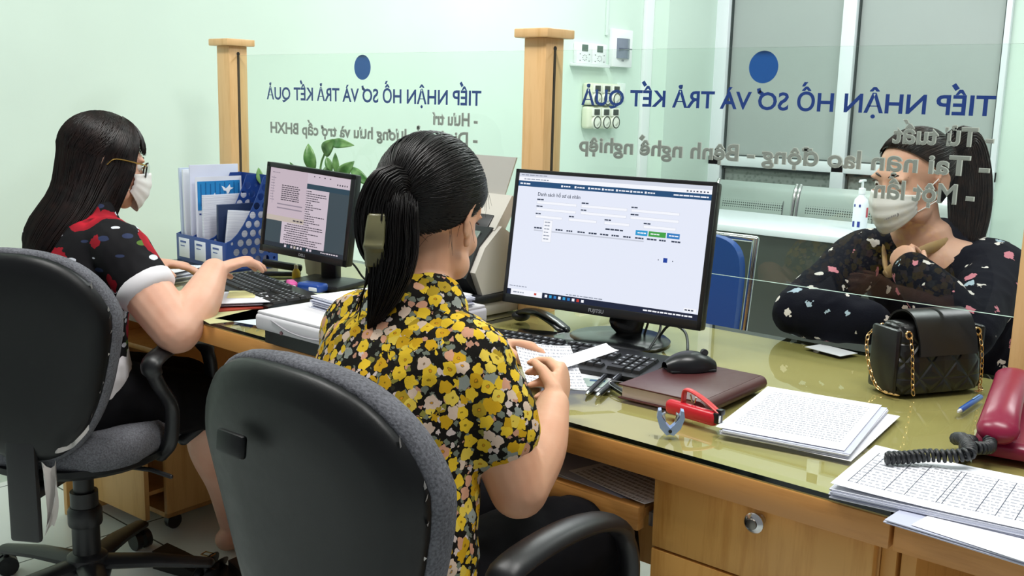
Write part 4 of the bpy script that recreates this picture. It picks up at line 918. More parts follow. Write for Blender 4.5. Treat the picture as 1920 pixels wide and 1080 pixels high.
for k, (x, y, r, c, nm) in enumerate(((-2.055, 1.50, 12, '#c9d9e2', 'pale blue'), (-2.16, 1.46, -14, '#b9b98a', 'olive green'), (-2.20, 1.68, 25, '#d4d9c0', 'pale green'))):
    o = sheet('paper_sheet', nm+' sheet lying flat on the desk near the flatbed scanner', 'paper', (x, y, DZ+0.0006), rad(r), 0.20, 0.20, plain(c, 0.5)); 
# flatbed scanner with papers
t = thing('flatbed_scanner', 'white and black flatbed scanner with papers on its lid', 'scanner', (-1.715, 1.525, DZ), 0)
b = B(); b.prism([(-0.135, -0.20), (0.135, -0.20), (0.145, -0.19), (0.145, 0.20), (-0.145, 0.20), (-0.145, -0.19)], 0.03); b.obj('base', plain('#121316', 0.4), t, ang=30)
b = B(); b.box((0, 0, 0.0475), (0.305, 0.43, 0.035), 0.008, seg=3); b.obj('body', plain('#cfcdd2', 0.4), t)
B().box((0, 0.0, 0.0675), (0.298, 0.42, 0.007), 0.003).obj('lid', plain('#d6d4d8', 0.4), t)
B().tube(smooth_path([(-0.09, -0.2155, 0.058), (-0.03, -0.2175, 0.044), (0.04, -0.2175, 0.040), (0.12, -0.2155, 0.046)], 5), 0.0022, 6).obj('groove', plain('#9c9aa0', 0.5), t)
B().cyl((-0.055, -0.2145, 0.036), (-0.055, -0.2175, 0.036), 0.0042, n=14).obj('button', plain('#7b5960', 0.4), t)
stack('paper_stack', 'thick stack of white sheets lying on the flatbed scanner', (-1.690, 1.560, DZ+0.0712), rad(-6), 0.21, 0.297, 0.026, 31, jitter=0.006)
sheet('paper_sheet', 'blank top sheet on the stack on the flatbed scanner', 'paper', (-1.693, 1.562, DZ+0.0985), rad(-4), 0.21, 0.297, PAPER)
# upright document scanner behind the central clerk
t = thing('document_scanner', 'cream and black upright document scanner left of the larger monitor', 'scanner', (-1.846, 1.928, DZ), rad(-2))
CR = plain('#cbc6bd', 0.42); BK = plain('#1a1c20', 0.38)
B().box((0, 0, 0.018), (0.30, 0.22, 0.036), 0.01).obj('lower_case', CR, t)
B().box((0, -0.01, 0.045), (0.31, 0.24, 0.022), 0.006).obj('base_band', BK, t)
YZ = lambda x: M(((0, 0, 1, x), (1, 0, 0, 0), (0, 1, 0, 0), (0, 0, 0, 1)))
side = [(-0.05, 0.056), (-0.078, 0.115), (-0.045, 0.175), (0.015, 0.225), (0.075, 0.19), (0.08, 0.06)]
for x in (0.128, -0.146): B().prism(side, 0.018, YZ(x)).obj('side_cover', CR, t, ang=25)
B().prism([(-0.055, 0.056), (-0.092, 0.10), (-0.060, 0.168), (0.0, 0.222), (0.02, 0.215), (0.07, 0.06)], 0.256, YZ(-0.128)).obj('control_panel', BK, t, ang=25)
nrm = V((0, -0.066, 0.060)).normalized(); ang = math.atan2(0.066, 0.060)
def onp(x, s): return V((x, -0.092+0.088*s, 0.102+0.116*s))
B().box(onp(0.075, 0.80)+V((0, -0.006, 0.004)), (0.06, 0.030, 0.004), 0.001, rot=RX(rad(53))).obj('display', plain('#75837b', 0.2), t)
for k, (x, s) in enumerate(((0.09, 0.50), (0.065, 0.46), (0.085, 0.30), (0.06, 0.27), (0.075, 0.12), (0.045, 0.36))):
    o = B().lathe([(0.008, 0), (0.0075, 0.004), (0, 0.005)], n=16).obj('round_button', plain('#c9ccd0' if k != 4 else '#9fc7a8', 0.35), t); o.location = onp(x, s)+V((0, -0.004, 0.003)); o.rotation_euler = (rad(53), 0, 0); o.scale = (1.1, 1.1, 1)
B().prism([(0.0, 0.215), (0.03, 0.20), (0.088, 0.288), (0.062, 0.30)], 0.27, YZ(-0.135)).obj('paper_chute', CR, t, ang=25)
B().box((0.0, 0.012, 0.228), (0.22, 0.05, 0.012), 0.003, rot=RX(0.9)).obj('feed_slot', plain('#2a2a2c', 0.4), t)
B().prism([(-0.05, 0), (0.05, 0), (0.075, 0.11), (-0.075, 0.11)], 0.004, M.Translation((0.045, 0.076, 0.286)) @ M.Rotation(rad(80), 4, 'X')).obj('tray_extension', plain('#b9b6b0', 0.4), t)
b = B(); add_text(b, 'hp', M.Translation((0.082, -0.085, 0.078)) @ M.Rotation(rad(110), 4, 'X'), 0.016); b.obj('logo', plain('#9a9da2', 0.35), t, smooth=False, recalc=False)
# small things between the left keyboard and monitor
t = thing('glue_bottle', 'small yellow glue bottle in front of the smaller monitor', 'bottle', (-2.405, 1.835, DZ))
B().lathe([(0.010, 0), (0.012, 0.003), (0.012, 0.03), (0.006, 0.04)], n=18).obj('bottle_body', plain('#c9a820', 0.3), t)
B().lathe([(0.006, 0.038), (0.006, 0.050), (0.003, 0.053)], n=14).obj('cap', plain('#c9c7a0', 0.35), t)
t = thing('correction_tape', 'pink correction tape roller in front of the smaller monitor', 'correction tape', (-2.352, 1.778, DZ), rad(-25))
B().box((0, 0, 0.009), (0.055, 0.028, 0.018), 0.008, seg=3).obj('case', plain('#e35ca8', 0.35), t)
B().box((0.032, 0, 0.006), (0.014, 0.009, 0.008), 0.002).obj('nozzle', plain('#e9d5e0', 0.35), t)
t = thing('tissue_pack', 'small blue and white packet beside the pink correction tape', 'packet', (-2.262, 1.782, DZ), rad(10))
B().box((0, 0, 0.012), (0.082, 0.045, 0.024), 0.008, seg=3).obj('wrapper', plain('#24489a', 0.3), t)
B().box((0.02, -0.02, 0.010), (0.03, 0.008, 0.012), 0.003).obj('white_flap', plain('#dde2ee', 0.5), t)
t = thing('stapler', 'black stapler standing between the blue holder and the smaller monitor', 'stapler', (-2.520, 1.865, DZ), rad(48))
B().box((0, 0, 0.006), (0.12, 0.026, 0.012), 0.004).obj('base', BLACK, t)
B().box((0.005, 0, 0.032), (0.12, 0.024, 0.022), 0.007, rot=RY(0.16)).obj('handle', BLACK, t)
# things left of the larger monitor's foot
t = thing('smartphone', 'black smartphone lying behind the left end of the nearer keyboard', 'smartphone', (-1.445, 1.812, DZ), rad(25))
B().box((0, 0, 0.0045), (0.150, 0.075, 0.009), 0.0035, seg=3).obj('case', plain('#16181c', 0.35), t)
B().box((0, 0, 0.0092), (0.142, 0.068, 0.0008)).obj('screen', plain('#0b0c0f', 0.08), t)
t = thing('telephone_receiver', 'black curved plastic receiver beside the smartphone, left of the monitor foot', 'receiver', (-1.530, 1.895, DZ), rad(-10))
B().tube(smooth_path([(-0.085, 0, 0.014), (-0.05, 0, 0.030), (0.0, 0, 0.033), (0.05, 0, 0.022), (0.082, 0, 0.010)], 5), [(0.009, 0.02)]*21, 12, ref=V((0, 0, 1)), round_=True).obj('handle', BLACKG, t)
B().ell((-0.075, 0, 0.015), (0.022, 0.024, 0.014)).obj('ear_cup', BLACK, t)
tag(B().tube(smooth_path([(-1.25, 1.98, 0.766), (-1.225, 1.99, 0.800), (-1.16, 1.95, 0.800), (-1.11, 1.88, 0.772), (-1.10, 1.84, 0.765), (-1.14, 1.80, 0.7645)], 8), 0.0032, 8, round_=True).obj('cable', BLACK), 'black cable arching behind the foot of the larger monitor', 'cable')
tag(B().tube(smooth_path([(-1.285, 1.975, 0.766), (-1.262, 1.99, 0.86), (-1.225, 1.95, 0.80), (-1.205, 1.875, 0.7645)], 8), 0.0028, 8, round_=True).obj('cable', BLACK), 'black cable hanging down close to the neck of the larger monitor', 'cable')
tag(B().tube(smooth_path([(-2.27, 1.89, 0.86), (-2.245, 1.92, 0.82), (-2.225, 1.95, 0.775), (-2.15, 1.98, 0.7645)], 8), 0.003, 8, round_=True).obj('cable', BLACK), 'black cable hanging behind the neck of the smaller monitor', 'cable')
for k in range(2):
    tag(B().tube(smooth_path([(-1.02+0.03*k, 1.95, 0.60), (-1.01+0.03*k, 1.90, 0.40), (-1.02+0.04*k, 1.85, 0.15), (-0.98+0.05*k, 1.75, 0.006)], 8), 0.0035, 8, round_=True).obj('cable', BLACK), ('dark cable hanging under the paper tray, the left one', 'dark cable hanging under the paper tray, the right one')[k], 'cable')
# papers of the central clerk
sheet('paper_sheet', 'white sheet flat on the desk under the identity card', 'paper', (-1.185, 1.560, DZ+0.0006), rad(32), 0.17, 0.13, PAPER)
t = thing('identity_card', 'pale green identity card on the white sheet beside the keyboard', 'card', (-1.150, 1.568, DZ+0.0016), rad(28))
B().box((0, 0, 0.0005), (0.085, 0.054, 0.001)).obj('card', plain('#bfd3c9', 0.35), t)
B().box((0.022, 0.015, 0.0012), (0.03, 0.012, 0.0004)).obj('blue_stripe', plain('#2d5f8a', 0.4), t)
# papers on the pulled-out tray
TZ = 0.6375
stack('paper_stack', 'white papers lying on the pulled-out wooden tray', (-1.06, 1.495, TZ), rad(-6), 0.297, 0.21, 0.006, 41, jitter=0.008)
sheet('paper_sheet', 'printed sheet nearest the cabinet on the pulled-out tray', 'paper', (-0.945, 1.475, TZ+0.0075), rad(-14), 0.20, 0.18, TEXTP, lambda u, v: 0.006*u*u)
t = thing('document_folder', 'green folder lying at the back of the pulled-out tray', 'folder', (-1.12, 1.66, TZ+0.0065), rad(3))
B().box((0, 0, 0.004), (0.30, 0.10, 0.008), 0.001).obj('cover', plain('#7f9a3a', 0.5), t)
# plant behind the smaller monitor
t = thing('potted_plant', 'green leafy plant in a small pot behind the smaller monitor', 'plant', (-2.44, 1.955, DZ))
B().lathe([(0.035, 0), (0.045, 0.01), (0.055, 0.10), (0.058, 0.105), (0.052, 0.105), (0.05, 0.09), (0, 0.088)], n=24).obj('pot', plain('#d6d2c4', 0.4), t)
LEAF = N('glossy_leaf_green', '#5c8b4a', 0.35); _v = LEAF.co(); LEAF.base(LEAF.ramp(LEAF.noise(_v, 30, 2).outputs[0], [(0.35, '#3f7434'), (0.65, '#7aa564')]))
def leaf(base, tip, w, bend):
    base, tip = V(base), V(tip); d = tip-base; a, c = frame(d, V((0.5, -0.8, 0.2)))
    def f(u, v):
        x = 2*v-1; ww = w*sin(pi*min(1, u*0.97+0.02))**0.8*(1-0.25*u)
        return base + d*u + c*x*ww + a*(bend*sin(pi*u) + 0.25*ww*abs(x))
    B().grid(f, 10, 4, thick=0.0008).obj('leaf', LEAF.m, t, ang=0)
def pl(px, z, y=0.02): return V((px, y, z))
stems = [[(0, 0, 0.09), (0.0, 0.0, 0.24), (-0.01, 0.01, 0.33), (0.02, 0.01, 0.385)], [(0.01, 0, 0.09), (0.05, 0.01, 0.24), (0.09, 0.01, 0.31), (0.14, 0.01, 0.335)], [(-0.01, 0, 0.09), (-0.05, 0.0, 0.2), (-0.09, 0.0, 0.27)], [(0.0, 0.0, 0.1), (0.04, 0.0, 0.26), (0.055, 0.0, 0.34)], [(-0.02, 0, 0.09), (-0.2, 0.02, 0.2), (-0.33, 0.03, 0.255)]]
for s in stems: B().tube(smooth_path(s, 5), 0.0032, 7, round_=True).obj('stem', plain('#6f9a5c', 0.45), t)
for base, tip, w, bd in (((-0.03, 0, 0.31), (-0.055, 0, 0.395), 0.022, 0.01), ((0.01, 0.01, 0.365), (0.075, 0, 0.415), 0.024, 0.01), ((0.06, 0, 0.40), (0.155, 0, 0.40), 0.017, 0.015), ((-0.09, 0, 0.27), (-0.145, 0, 0.335), 0.014, -0.008), ((0.035, 0, 0.27), (0.03, 0, 0.335), 0.02, 0.01), ((0.02, 0, 0.24), (0.06, 0, 0.29), 0.014, 0.0), ((0.09, 0, 0.295), (0.155, 0, 0.355), 0.024, 0.012), ((0.14, 0, 0.335), (0.235, 0, 0.285), 0.017, 0.012), ((0.08, 0, 0.31), (0.07, 0, 0.375), 0.012, 0.005), ((0.055, 0, 0.32), (0.03, 0, 0.36), 0.013, 0.005), ((-0.01, 0, 0.22), (-0.02, 0, 0.29), 0.014, 0.005), ((-0.33, 0.03, 0.25), (-0.35, 0.03, 0.305), 0.014, 0.004)): leaf(base, tip, w, bd)
# sandals on the floor
SB = plain('#17120f', 0.4)
def sandal(loc, rz, label):
    t = thing('sandal', label, 'shoe', loc, rz, 'black sandals on the floor')
    o = [(-0.03, -0.12), (0.03, -0.12), (0.034, -0.06), (0.036, 0.02), (0.045, 0.08), (0.03, 0.125), (0.0, 0.135), (-0.03, 0.12), (-0.042, 0.07), (-0.034, 0.0), (-0.034, -0.06)]
    b = B().prism(o, 0.022, M.Translation((0, 0, 0.0))); 
    for v in b.bm.verts: v.co.z += 0.03*max(0, -v.co.y/0.12) if v.co.z > 0.01 else 0
    b.obj('sole', SB, t, ang=30)
    for y, hgt in ((0.06, 0.05), (0.03, 0.058)): B().tube([(0.042*cos(pi*k/10), y+0.02*sin(pi*k/10), 0.018+(hgt-0.018)*sin(pi*k/10)) for k in range(11)], [(0.002, 0.014)]*11, 8, ref=V((0, 0, 1))).obj('strap', SB, t)
    B().tube([(0.010*math.copysign(1, c)*(1), 0.047+0.016*s, 0.064) for c, s in ((1, 1), (1, -1), (-1, -1), (-1, 1))], 0.0022, 6, closed=True).obj('buckle', GOLD, t)
sandal((-2.36, 1.445, 0), rad(-72), 'black sandal with a gold buckle, right of the left chair base')
sandal((-2.150, 1.530, 0), rad(-85), 'black sandal with a gold buckle, nearer the right swivel chair')
# ------------------------------------------------------------------ people
def skin(name, col, lip):
    x = N(name, col, 0.48, spec=0.35); v = x.co(); n1 = x.noise(v, 14, 3); n2 = x.noise(v, 220, 2); c = C(col)
    lo = (c[0]*0.93, c[1]*0.84, c[2]*0.80, 1)
    x.base(x.ramp(n1.outputs[0], [(0.35, lo), (0.65, c)])).bump(n2.outputs[0], 0.12, 0.001)
    x.b.inputs['Subsurface Weight'].default_value = 0.12; x.b.inputs['Subsurface Radius'].default_value = (0.012, 0.005, 0.003); x.b.inputs['Subsurface Scale'].default_value = 1.0
    return x.m
SKIN = skin('warm_skin', '#dcab8c', '#b86a5c'); SKIN2 = skin('fair_skin', '#dcae97', '#b86a5c')
def blob(name, b, mats, parent, voxel=0.006, smooth=4, noise_amp=0.0, noise_scale=12.0, keep=False):
    """fuse overlapping solids into one continuous surface"""
    bmesh.ops.recalc_face_normals(b.bm, faces=list(b.bm.faces))
    me = bpy.data.meshes.new(name); b.bm.to_mesh(me); b.bm.free()
    o = bpy.data.objects.new(name, me); COL.objects.link(o)
    r = o.modifiers.new('fuse', 'REMESH'); r.mode = 'VOXEL'; r.voxel_size = voxel
    s = o.modifiers.new('soften', 'SMOOTH'); s.factor = 0.5; s.iterations = smooth
    m2 = bpy.data.meshes.new_from_object(o.evaluated_get(dg())); bpy.data.objects.remove(o); bpy.data.meshes.remove(me)
    m2.name = name
    if noise_amp:
        nrm = [v.normal.copy() for v in m2.vertices]
        for v, n in zip(m2.vertices, nrm):
            p = v.co*noise_scale; q = V((p.x, p.y, p.z*0.6))
            v.co += n*noise_amp*(noise.noise(q) + 0.6*(1-2*abs(noise.noise(q*1.9+V((3, 1, 7))))))
    if keep: return m2
    if parent: m2.transform(M.Translation(-parent.location))
    return finish(name, m2, mats, parent, True, 0)
def limb(b, pts, radii, n=16, sub=5, ref=V((1, 0, 0))):
    P = smooth_path(pts, sub); rr_ = [(q if isinstance(q, (tuple, list)) else (q, q)) for q in radii]
    A = smooth_path([(q[0], q[1], 0) for q in rr_], sub)
    return b.tube(P, [(max(a.x, 0.002), max(a.y, 0.002)) for a in A], n, ref=ref, round_=True)
class Head:
    def __init__(s, c, f, u, k=1.0):
        s.c = V(c); s.f = V(f).normalized(); u = V(u); s.u = (u-s.f*u.dot(s.f)).normalized(); s.r = s.f.cross(s.u); s.k = k
        s.R = M((s.r, s.f, s.u)).transposed()
    def p(s, x, y, z): return s.c + (s.r*x + s.f*y + s.u*z)*s.k
    def e(s, b, c, r, rot=None): b.ell(s.p(*c), tuple(q*s.k for q in r), s.R @ rot if rot else s.R, u=20, v=14)
    def build(s, b):
        s.e(b, (0, -0.012, 0.030), (0.072, 0.094, 0.080)); s.e(b, (0, 0.030, -0.022), (0.062, 0.062, 0.082)); s.e(b, (0, 0.040, -0.062), (0.048, 0.050, 0.048))
        s.e(b, (0, 0.066, -0.093), (0.024, 0.022, 0.019)); s.e(b, (0, 0.070, 0.020), (0.050, 0.022, 0.022))
        for q in (-1, 1):
            s.e(b, (q*0.036, 0.058, -0.030), (0.024, 0.028, 0.026)); s.e(b, (q*0.046, 0.030, -0.070), (0.020, 0.035, 0.026)); s.e(b, (q*0.011, 0.092, -0.040), (0.008, 0.010, 0.007))
            s.e(b, (q*0.033, 0.082, 0.019), (0.020, 0.008, 0.006))
            # ear: bowl, rim and lobe
            s.e(b, (q*0.074, -0.012, -0.010), (0.007, 0.017, 0.027)); s.e(b, (q*0.073, -0.004, -0.038), (0.006, 0.009, 0.011))
            b.tube([s.p(q*(0.079+0.003*sin(a)), -0.014+0.018*cos(a), -0.006+0.029*sin(a)) for a in [0.2+k*0.45 for k in range(10)]], 0.0042*s.k, 8, round_=True)
        b.tube([s.p(0, 0.086, 0.008), s.p(0, 0.096, -0.014), s.p(0, 0.108, -0.034)], [0.009*s.k, 0.009*s.k, 0.012*s.k], 10, round_=True)
        s.e(b, (0, 0.086, -0.063), (0.021, 0.010, 0.006)); s.e(b, (0, 0.084, -0.073), (0.018, 0.010, 0.006))
    def eyes(s, par):
        W_, I_ = plain('#e9e4df', 0.25), plain('#1c120d', 0.15)
        for q in (-1, 1):
            b = B(); b.ell(s.p(q*0.031, 0.074, 0.002)-par.location, 0.0125*s.k); b.obj('eye', W_, par)
            b = B(); b.ell(s.p(q*0.031, 0.0815, 0.001)-par.location, 0.0062*s.k); b.obj('iris', I_, par)
            b = B(); b.tube([s.p(q*(0.012+0.007*k), 0.091-0.0016*k*k*0.6, 0.024+0.004*sin(k*0.7))-par.location for k in range(6)], [0.0014, 0.0026, 0.003, 0.0028, 0.002, 0.001], 6, round_=True); b.obj('eyebrow', plain('#1d1210', 0.6), par)
            b = B(); b.tube([s.p(q*(0.016+0.006*k), 0.0855-0.0012*abs(k-2), 0.008+0.0022*(2.5-abs(k-2.5)))-par.location for k in range(6)], 0.0015, 6, round_=True); b.obj('eyelid', plain('#3a2019', 0.6), par)
def hand(b, wrist, d, n, s, curl=(0.5, 0.5, 0.55, 0.6), k=1.0, spread=0.03, thumb=(0.75, 0.35), palm=0.088):
    """wrist point, finger direction d, palm normal n, thumb side s"""
    w = V(wrist); d = V(d).normalized(); n = V(n); n = (n-d*n.dot(d)).normalized(); s0 = d.cross(n); s = s0 if s0.dot(V(s)) > 0 else -s0
    b.tube([w-d*0.015*k, w+d*0.02*k, w+d*0.055*k, w+d*palm*k], [(0.026*k, 0.019*k), (0.030*k, 0.016*k), (0.039*k, 0.0145*k), (0.038*k, 0.011*k)], 16, ref=s, round_=True)
    for i, (off, L) in enumerate(((0.029, 0.070), (0.0095, 0.078), (-0.010, 0.073), (-0.028, 0.058))):
        p = w + d*(palm-0.004-0.004*abs(i-1))*k + s*off*k; dirn = (d + s*spread*(1.5-i)).normalized(); c = curl[i]; pts = [p - d*0.012*k]; a = 0.0
        for j, fr in enumerate((0.45, 0.31, 0.24)):
            a += c*(0.7, 1.0, 0.7)[j]; v = dirn*cos(a) + n*sin(a)
            pts.append(pts[-1]+v*(L*fr+(0.012 if j == 0 else 0))*k)
        b.tube(pts, [0.0098*k, 0.0092*k, 0.0083*k, 0.0068*k], 10, round_=True)
    t0 = w + d*0.022*k + s*0.026*k + n*0.004*k; v1 = (d*0.75 + s*thumb[0] + n*thumb[1]).normalized(); v2 = (d*0.95 + s*thumb[0]*0.35 + n*(thumb[1]+0.25)).normalized()
    b.tube([t0 - v1*0.01*k, t0+v1*0.036*k, t0+v1*0.036*k+v2*0.030*k], [0.0135*k, 0.0105*k, 0.0078*k], 10, round_=True)
HAIRM = {}
def hair_mat(name, dark, lite, rough=0.34):
    x = N(name, dark, rough, spec=0.32); v = x.co((1, 1, 1)); n1 = x.noise(v, 45, 3)
    x.base(x.ramp(n1.outputs[0], [(0.35, dark), (0.75, lite)])); return x.m
def strands(b, paths, r=0.0014, n=3):
    for p in paths:
        m = len(p); b.tube(p, [r*(0.5+0.5*min(1, k/2))*(1.0 if k < m-3 else (m-k)/3.6) for k in range(m)], n)
class Scalp:
    """ellipsoid scalp in a head's frame"""
    def __init__(s, h, c=(0, -0.014, 0.030), r=(0.081, 0.103, 0.090)): s.h = h; s.c = c; s.r = r
    def at(s, d, lift=0.0):
        d = V(d).normalized(); return s.h.p(s.c[0]+d.x*(s.r[0]+lift), s.c[1]+d.y*(s.r[1]+lift), s.c[2]+d.z*(s.r[2]+lift))
def slerp(a, b_, t):
    a, b_ = V(a).normalized(), V(b_).normalized(); w = math.acos(max(-1, min(1, a.dot(b_))))
    if w < 1e-4: return a
    return (a*sin((1-t)*w)+b_*sin(t*w))/sin(w)
def hairline(beta, off=-0.18, axis=(0, -0.754, 0.656), jit=0.0):
    A = V(axis).normalized(); e1 = V((1, 0, 0)); e2 = A.cross(e1); al = math.acos(off+jit)
    return A*cos(al) + (e1*cos(beta)+e2*sin(beta))*sin(al)
def pulled_back(b, sc, gather, n=520, seed=1, off=-0.18, lift=0.0):
    """cap of hair swept from the hairline to a gathering point, plus strands"""
    G = V(gather).normalized(); random.seed(seed)
    NB, NT = 56, 16
    rows = []
    for i in range(NB):
        be = 2*pi*i/NB; d0 = hairline(be, off); rows.append([sc.at(slerp(d0, G, t/NT), lift*sin(pi*t/NT)-0.004*(1 if t == 0 else 0)) for t in range(NT)])
    top = b.bm.verts.new(sc.at(G)); vs = [[b.bm.verts.new(p) for p in r_] for r_ in rows]
    for i in range(NB):
        A, Bq = vs[i], vs[(i+1) % NB]
        for t in range(NT-1): b.bm.faces.new((A[t], Bq[t], Bq[t+1], A[t+1]))
        b.bm.faces.new((A[-1], Bq[-1], top))
    ps = []
    for k in range(n):
        be = random.uniform(0, 2*pi); d0 = hairline(be, off, jit=random.uniform(-0.012, 0.16) if random.random() < 0.4 else random.uniform(-0.012, 0.01)); lf = random.uniform(0.0002, 0.0016); w1, w2 = random.uniform(-0.05, 0.05), random.uniform(0, 6)
        G2 = (G + V((random.uniform(-1, 1), random.uniform(-1, 1), random.uniform(-1, 1)))*0.10).normalized(); path = []
        for t in range(15):
            d = slerp(d0, G2, t/14); d = (d + V((w1*sin(pi*t/14), 0, w1*0.5*sin(2*pi*t/14+w2)))*0.6).normalized(); path.append(sc.at(d, lf+lift*sin(pi*t/14)))
        ps.append(path)
    strands(b, ps, 0.0009)
def lock(b, path, radii, n=160, seed=3, flat=1.0, r=0.0010, ref=V((1, 0, 0)), fuzz=1.0):
    """a tail of hair: soft core plus strands along it"""
    P = smooth_path(path, 6); A = [v.x for v in smooth_path([(q, 0, 0) for q in radii], 6)]
    b.tube(P, [(a*0.93, a*0.93*flat) for a in A], 14, ref=ref, round_=True); random.seed(seed); cur = V(ref); fr = []
    for i in range(len(P)):
        t = P[min(i+1, len(P)-1)]-P[max(i-1, 0)]; a, c = frame(t, cur); cur = a; fr.append((a, c))
    ps = []
    for k in range(n):
        ph = random.uniform(0, 2*pi); tw = random.uniform(-0.8, 0.8); ro = random.uniform(0.92, 1.04+0.08*fuzz); st = random.randint(0, 2); ex = random.uniform(0.0, 0.03)*fuzz
        path = []
        for i in range(st, len(P)):
            q = i/(len(P)-1); an = ph+tw*q; path.append(P[i] + fr[i][0]*cos(an)*A[i]*ro + fr[i][1]*sin(an)*A[i]*ro*flat)
        path.append(path[-1] + (path[-1]-path[-2]).normalized()*ex); ps.append(path)
    strands(b, ps, r)
def torso(b, L): return b.tube(smooth_path([l[0] for l in L], 5), [(v.x, v.y) for v in smooth_path([(l[1], l[2], 0) for l in L], 5)], 24, ref=V((1, 0, 0)), round_=True)
def mask(h, par, name='face_mask', wide=1.05):
    def f(u, v):
        a = (2*u-1)*wide; az = a*1.15; dep = 0.030+(0.074+0.016*sin(pi*min(1, v*1.05))**0.8)*cos(az) + 0.020*math.exp(-((a/0.22)**2))*(1-v)**1.2
        pl = 0.0012*math.cos(v*22) if 0.1 < v < 0.9 else 0
        return h.p(0.0735*sin(az)*(1.0-0.12*v), dep+pl, 0.001*(1-abs(a))-0.022*abs(a)*(1-v)*0.6 - v*(0.108-0.045*abs(a)**1.6)-0.006) - par.location
    b = B(); b.grid(f, 22, 18, thick=0.0012); return b.obj(name, plain('#e8e6e4', 0.8, spec=0.15), par, ang=0), f
def mask_loop(h, par, mk):
    for q in (-1, 1):
        for P_ in (((0.0690, 0.053, -0.020), (0.0755, 0.022, -0.004), (0.0815, -0.010, 0.016)), ((0.0615, 0.053, -0.061), (0.0710, 0.022, -0.050), (0.0800, -0.008, -0.038))): B().tube(smooth_path([h.p(q*a_[0], a_[1], a_[2])-par.location for a_ in P_], 5), 0.0013, 6, round_=True).obj('ear_loop', plain('#eceaea', 0.7), mk)
# ---------------- clothing patterns
def floral():
    x = N('yellow_floral_print', '#17150f', 0.85, spec=0.15); v0 = x.co(); w = x.noise(v0, 90, 2)
    vv = x.n('VectorMath', operation='MULTIPLY_ADD'); x.l(w.outputs['Color'], vv.inputs[0]); vv.inputs[1].default_value = (0.008,)*3; x.l(v0, vv.inputs[2]); v = vv.outputs[0]
    def blooms(scale, petals, rin, amp):
        vo = x.vor(v, scale, 0.9); df = x.n('VectorMath', operation='SUBTRACT'); x.l(v, df.inputs[0]); x.l(vo.outputs['Position'], df.inputs[1])
        sp = x.n('SeparateXYZ'); x.l(df.outputs[0], sp.inputs[0]); ang = x.math('ARCTAN2', sp.outputs[2], x.math('ADD', sp.outputs[0], sp.outputs[1]))
        wv = x.math('COSINE', x.math('MULTIPLY', ang, petals)); r = x.math('ADD', vo.outputs['Distance'], x.math('MULTIPLY', wv, amp)); rc = x.n('SeparateColor'); x.l(vo.outputs['Color'], rc.inputs[0])
        return r, rc, vo
    r1, c1, v1 = blooms(50, 5, 0.4, -0.055); r2, c2, v2 = blooms(92, 4, 0.3, -0.06)
    back = x.ramp(c2.outputs[0], [(0, '#15130e'), (0.30, '#6e7568'), (0.62, '#c9b9b2'), (0.75, '#b98a72'), (0.85, '#7f7a38'), (0.93, '#2a281c')], True)
    c = x.mix(x.math('LESS_THAN', r2, 0.48), '#15130f', back)
    pet = x.ramp(c1.outputs[0], [(0, '#dab62e'), (0.36, '#c59a1c'), (0.56, '#dcc04a'), (0.72, '#cfb8a4'), (0.80, '#c89478'), (0.88, '#8a9088'), (0.94, '#a58a24')], True)
    c = x.mix(x.math('LESS_THAN', r1, 0.53), c, pet)
    ring_ = x.math('MULTIPLY', x.math('GREATER_THAN', v1.outputs['Distance'], 0.10), x.math('LESS_THAN', v1.outputs['Distance'], 0.145)); c = x.mix(x.math('MULTIPLY', ring_, 0.7), c, '#4a3a10')
    c = x.mix(x.math('LESS_THAN', v1.outputs['Distance'], 0.10), c, '#c98a1c')
    x.base(c).bump(x.noise(v0, 400, 2).outputs[0], 0.2, 0.001); return x.m
def poppies():
    x = N('red_poppy_print', '#0e0d11', 0.8, spec=0.2); v0 = x.co(); w = x.noise(v0, 40, 2)
    vv = x.n('VectorMath', operation='MULTIPLY_ADD'); x.l(w.outputs['Color'], vv.inputs[0]); vv.inputs[1].default_value = (0.022,)*3; x.l(v0, vv.inputs[2]); v = vv.outputs[0]
    st = x.co((24, 24, 62)); vs = x.vor(st, 1.0, 1.0); cs = x.n('SeparateColor'); x.l(vs.outputs['Color'], cs.inputs[0])
    small = x.ramp(cs.outputs[0], [(0, '#0e0d11'), (0.40, '#c9ccd6'), (0.68, '#2a3350'), (0.80, '#4f6a2c'), (0.90, '#0e0d11')], True)
    c = x.mix(x.math('LESS_THAN', vs.outputs['Distance'], 0.40), '#0e0d11', small)
    vo = x.vor(v, 8.6, 0.65); co = x.n('SeparateColor'); x.l(vo.outputs['Color'], co.inputs[0]); d = vo.outputs['Distance']
    red = x.ramp(d, [(0.0, '#120c0e'), (0.07, '#120c0e'), (0.11, '#5e0c16'), (0.18, '#b3182a'), (0.34, '#8c1020')]); on = x.math('MULTIPLY', x.math('LESS_THAN', d, 0.42), x.math('GREATER_THAN', co.outputs[1], 0.02))
    x.base(x.mix(on, c, red)); return x.m
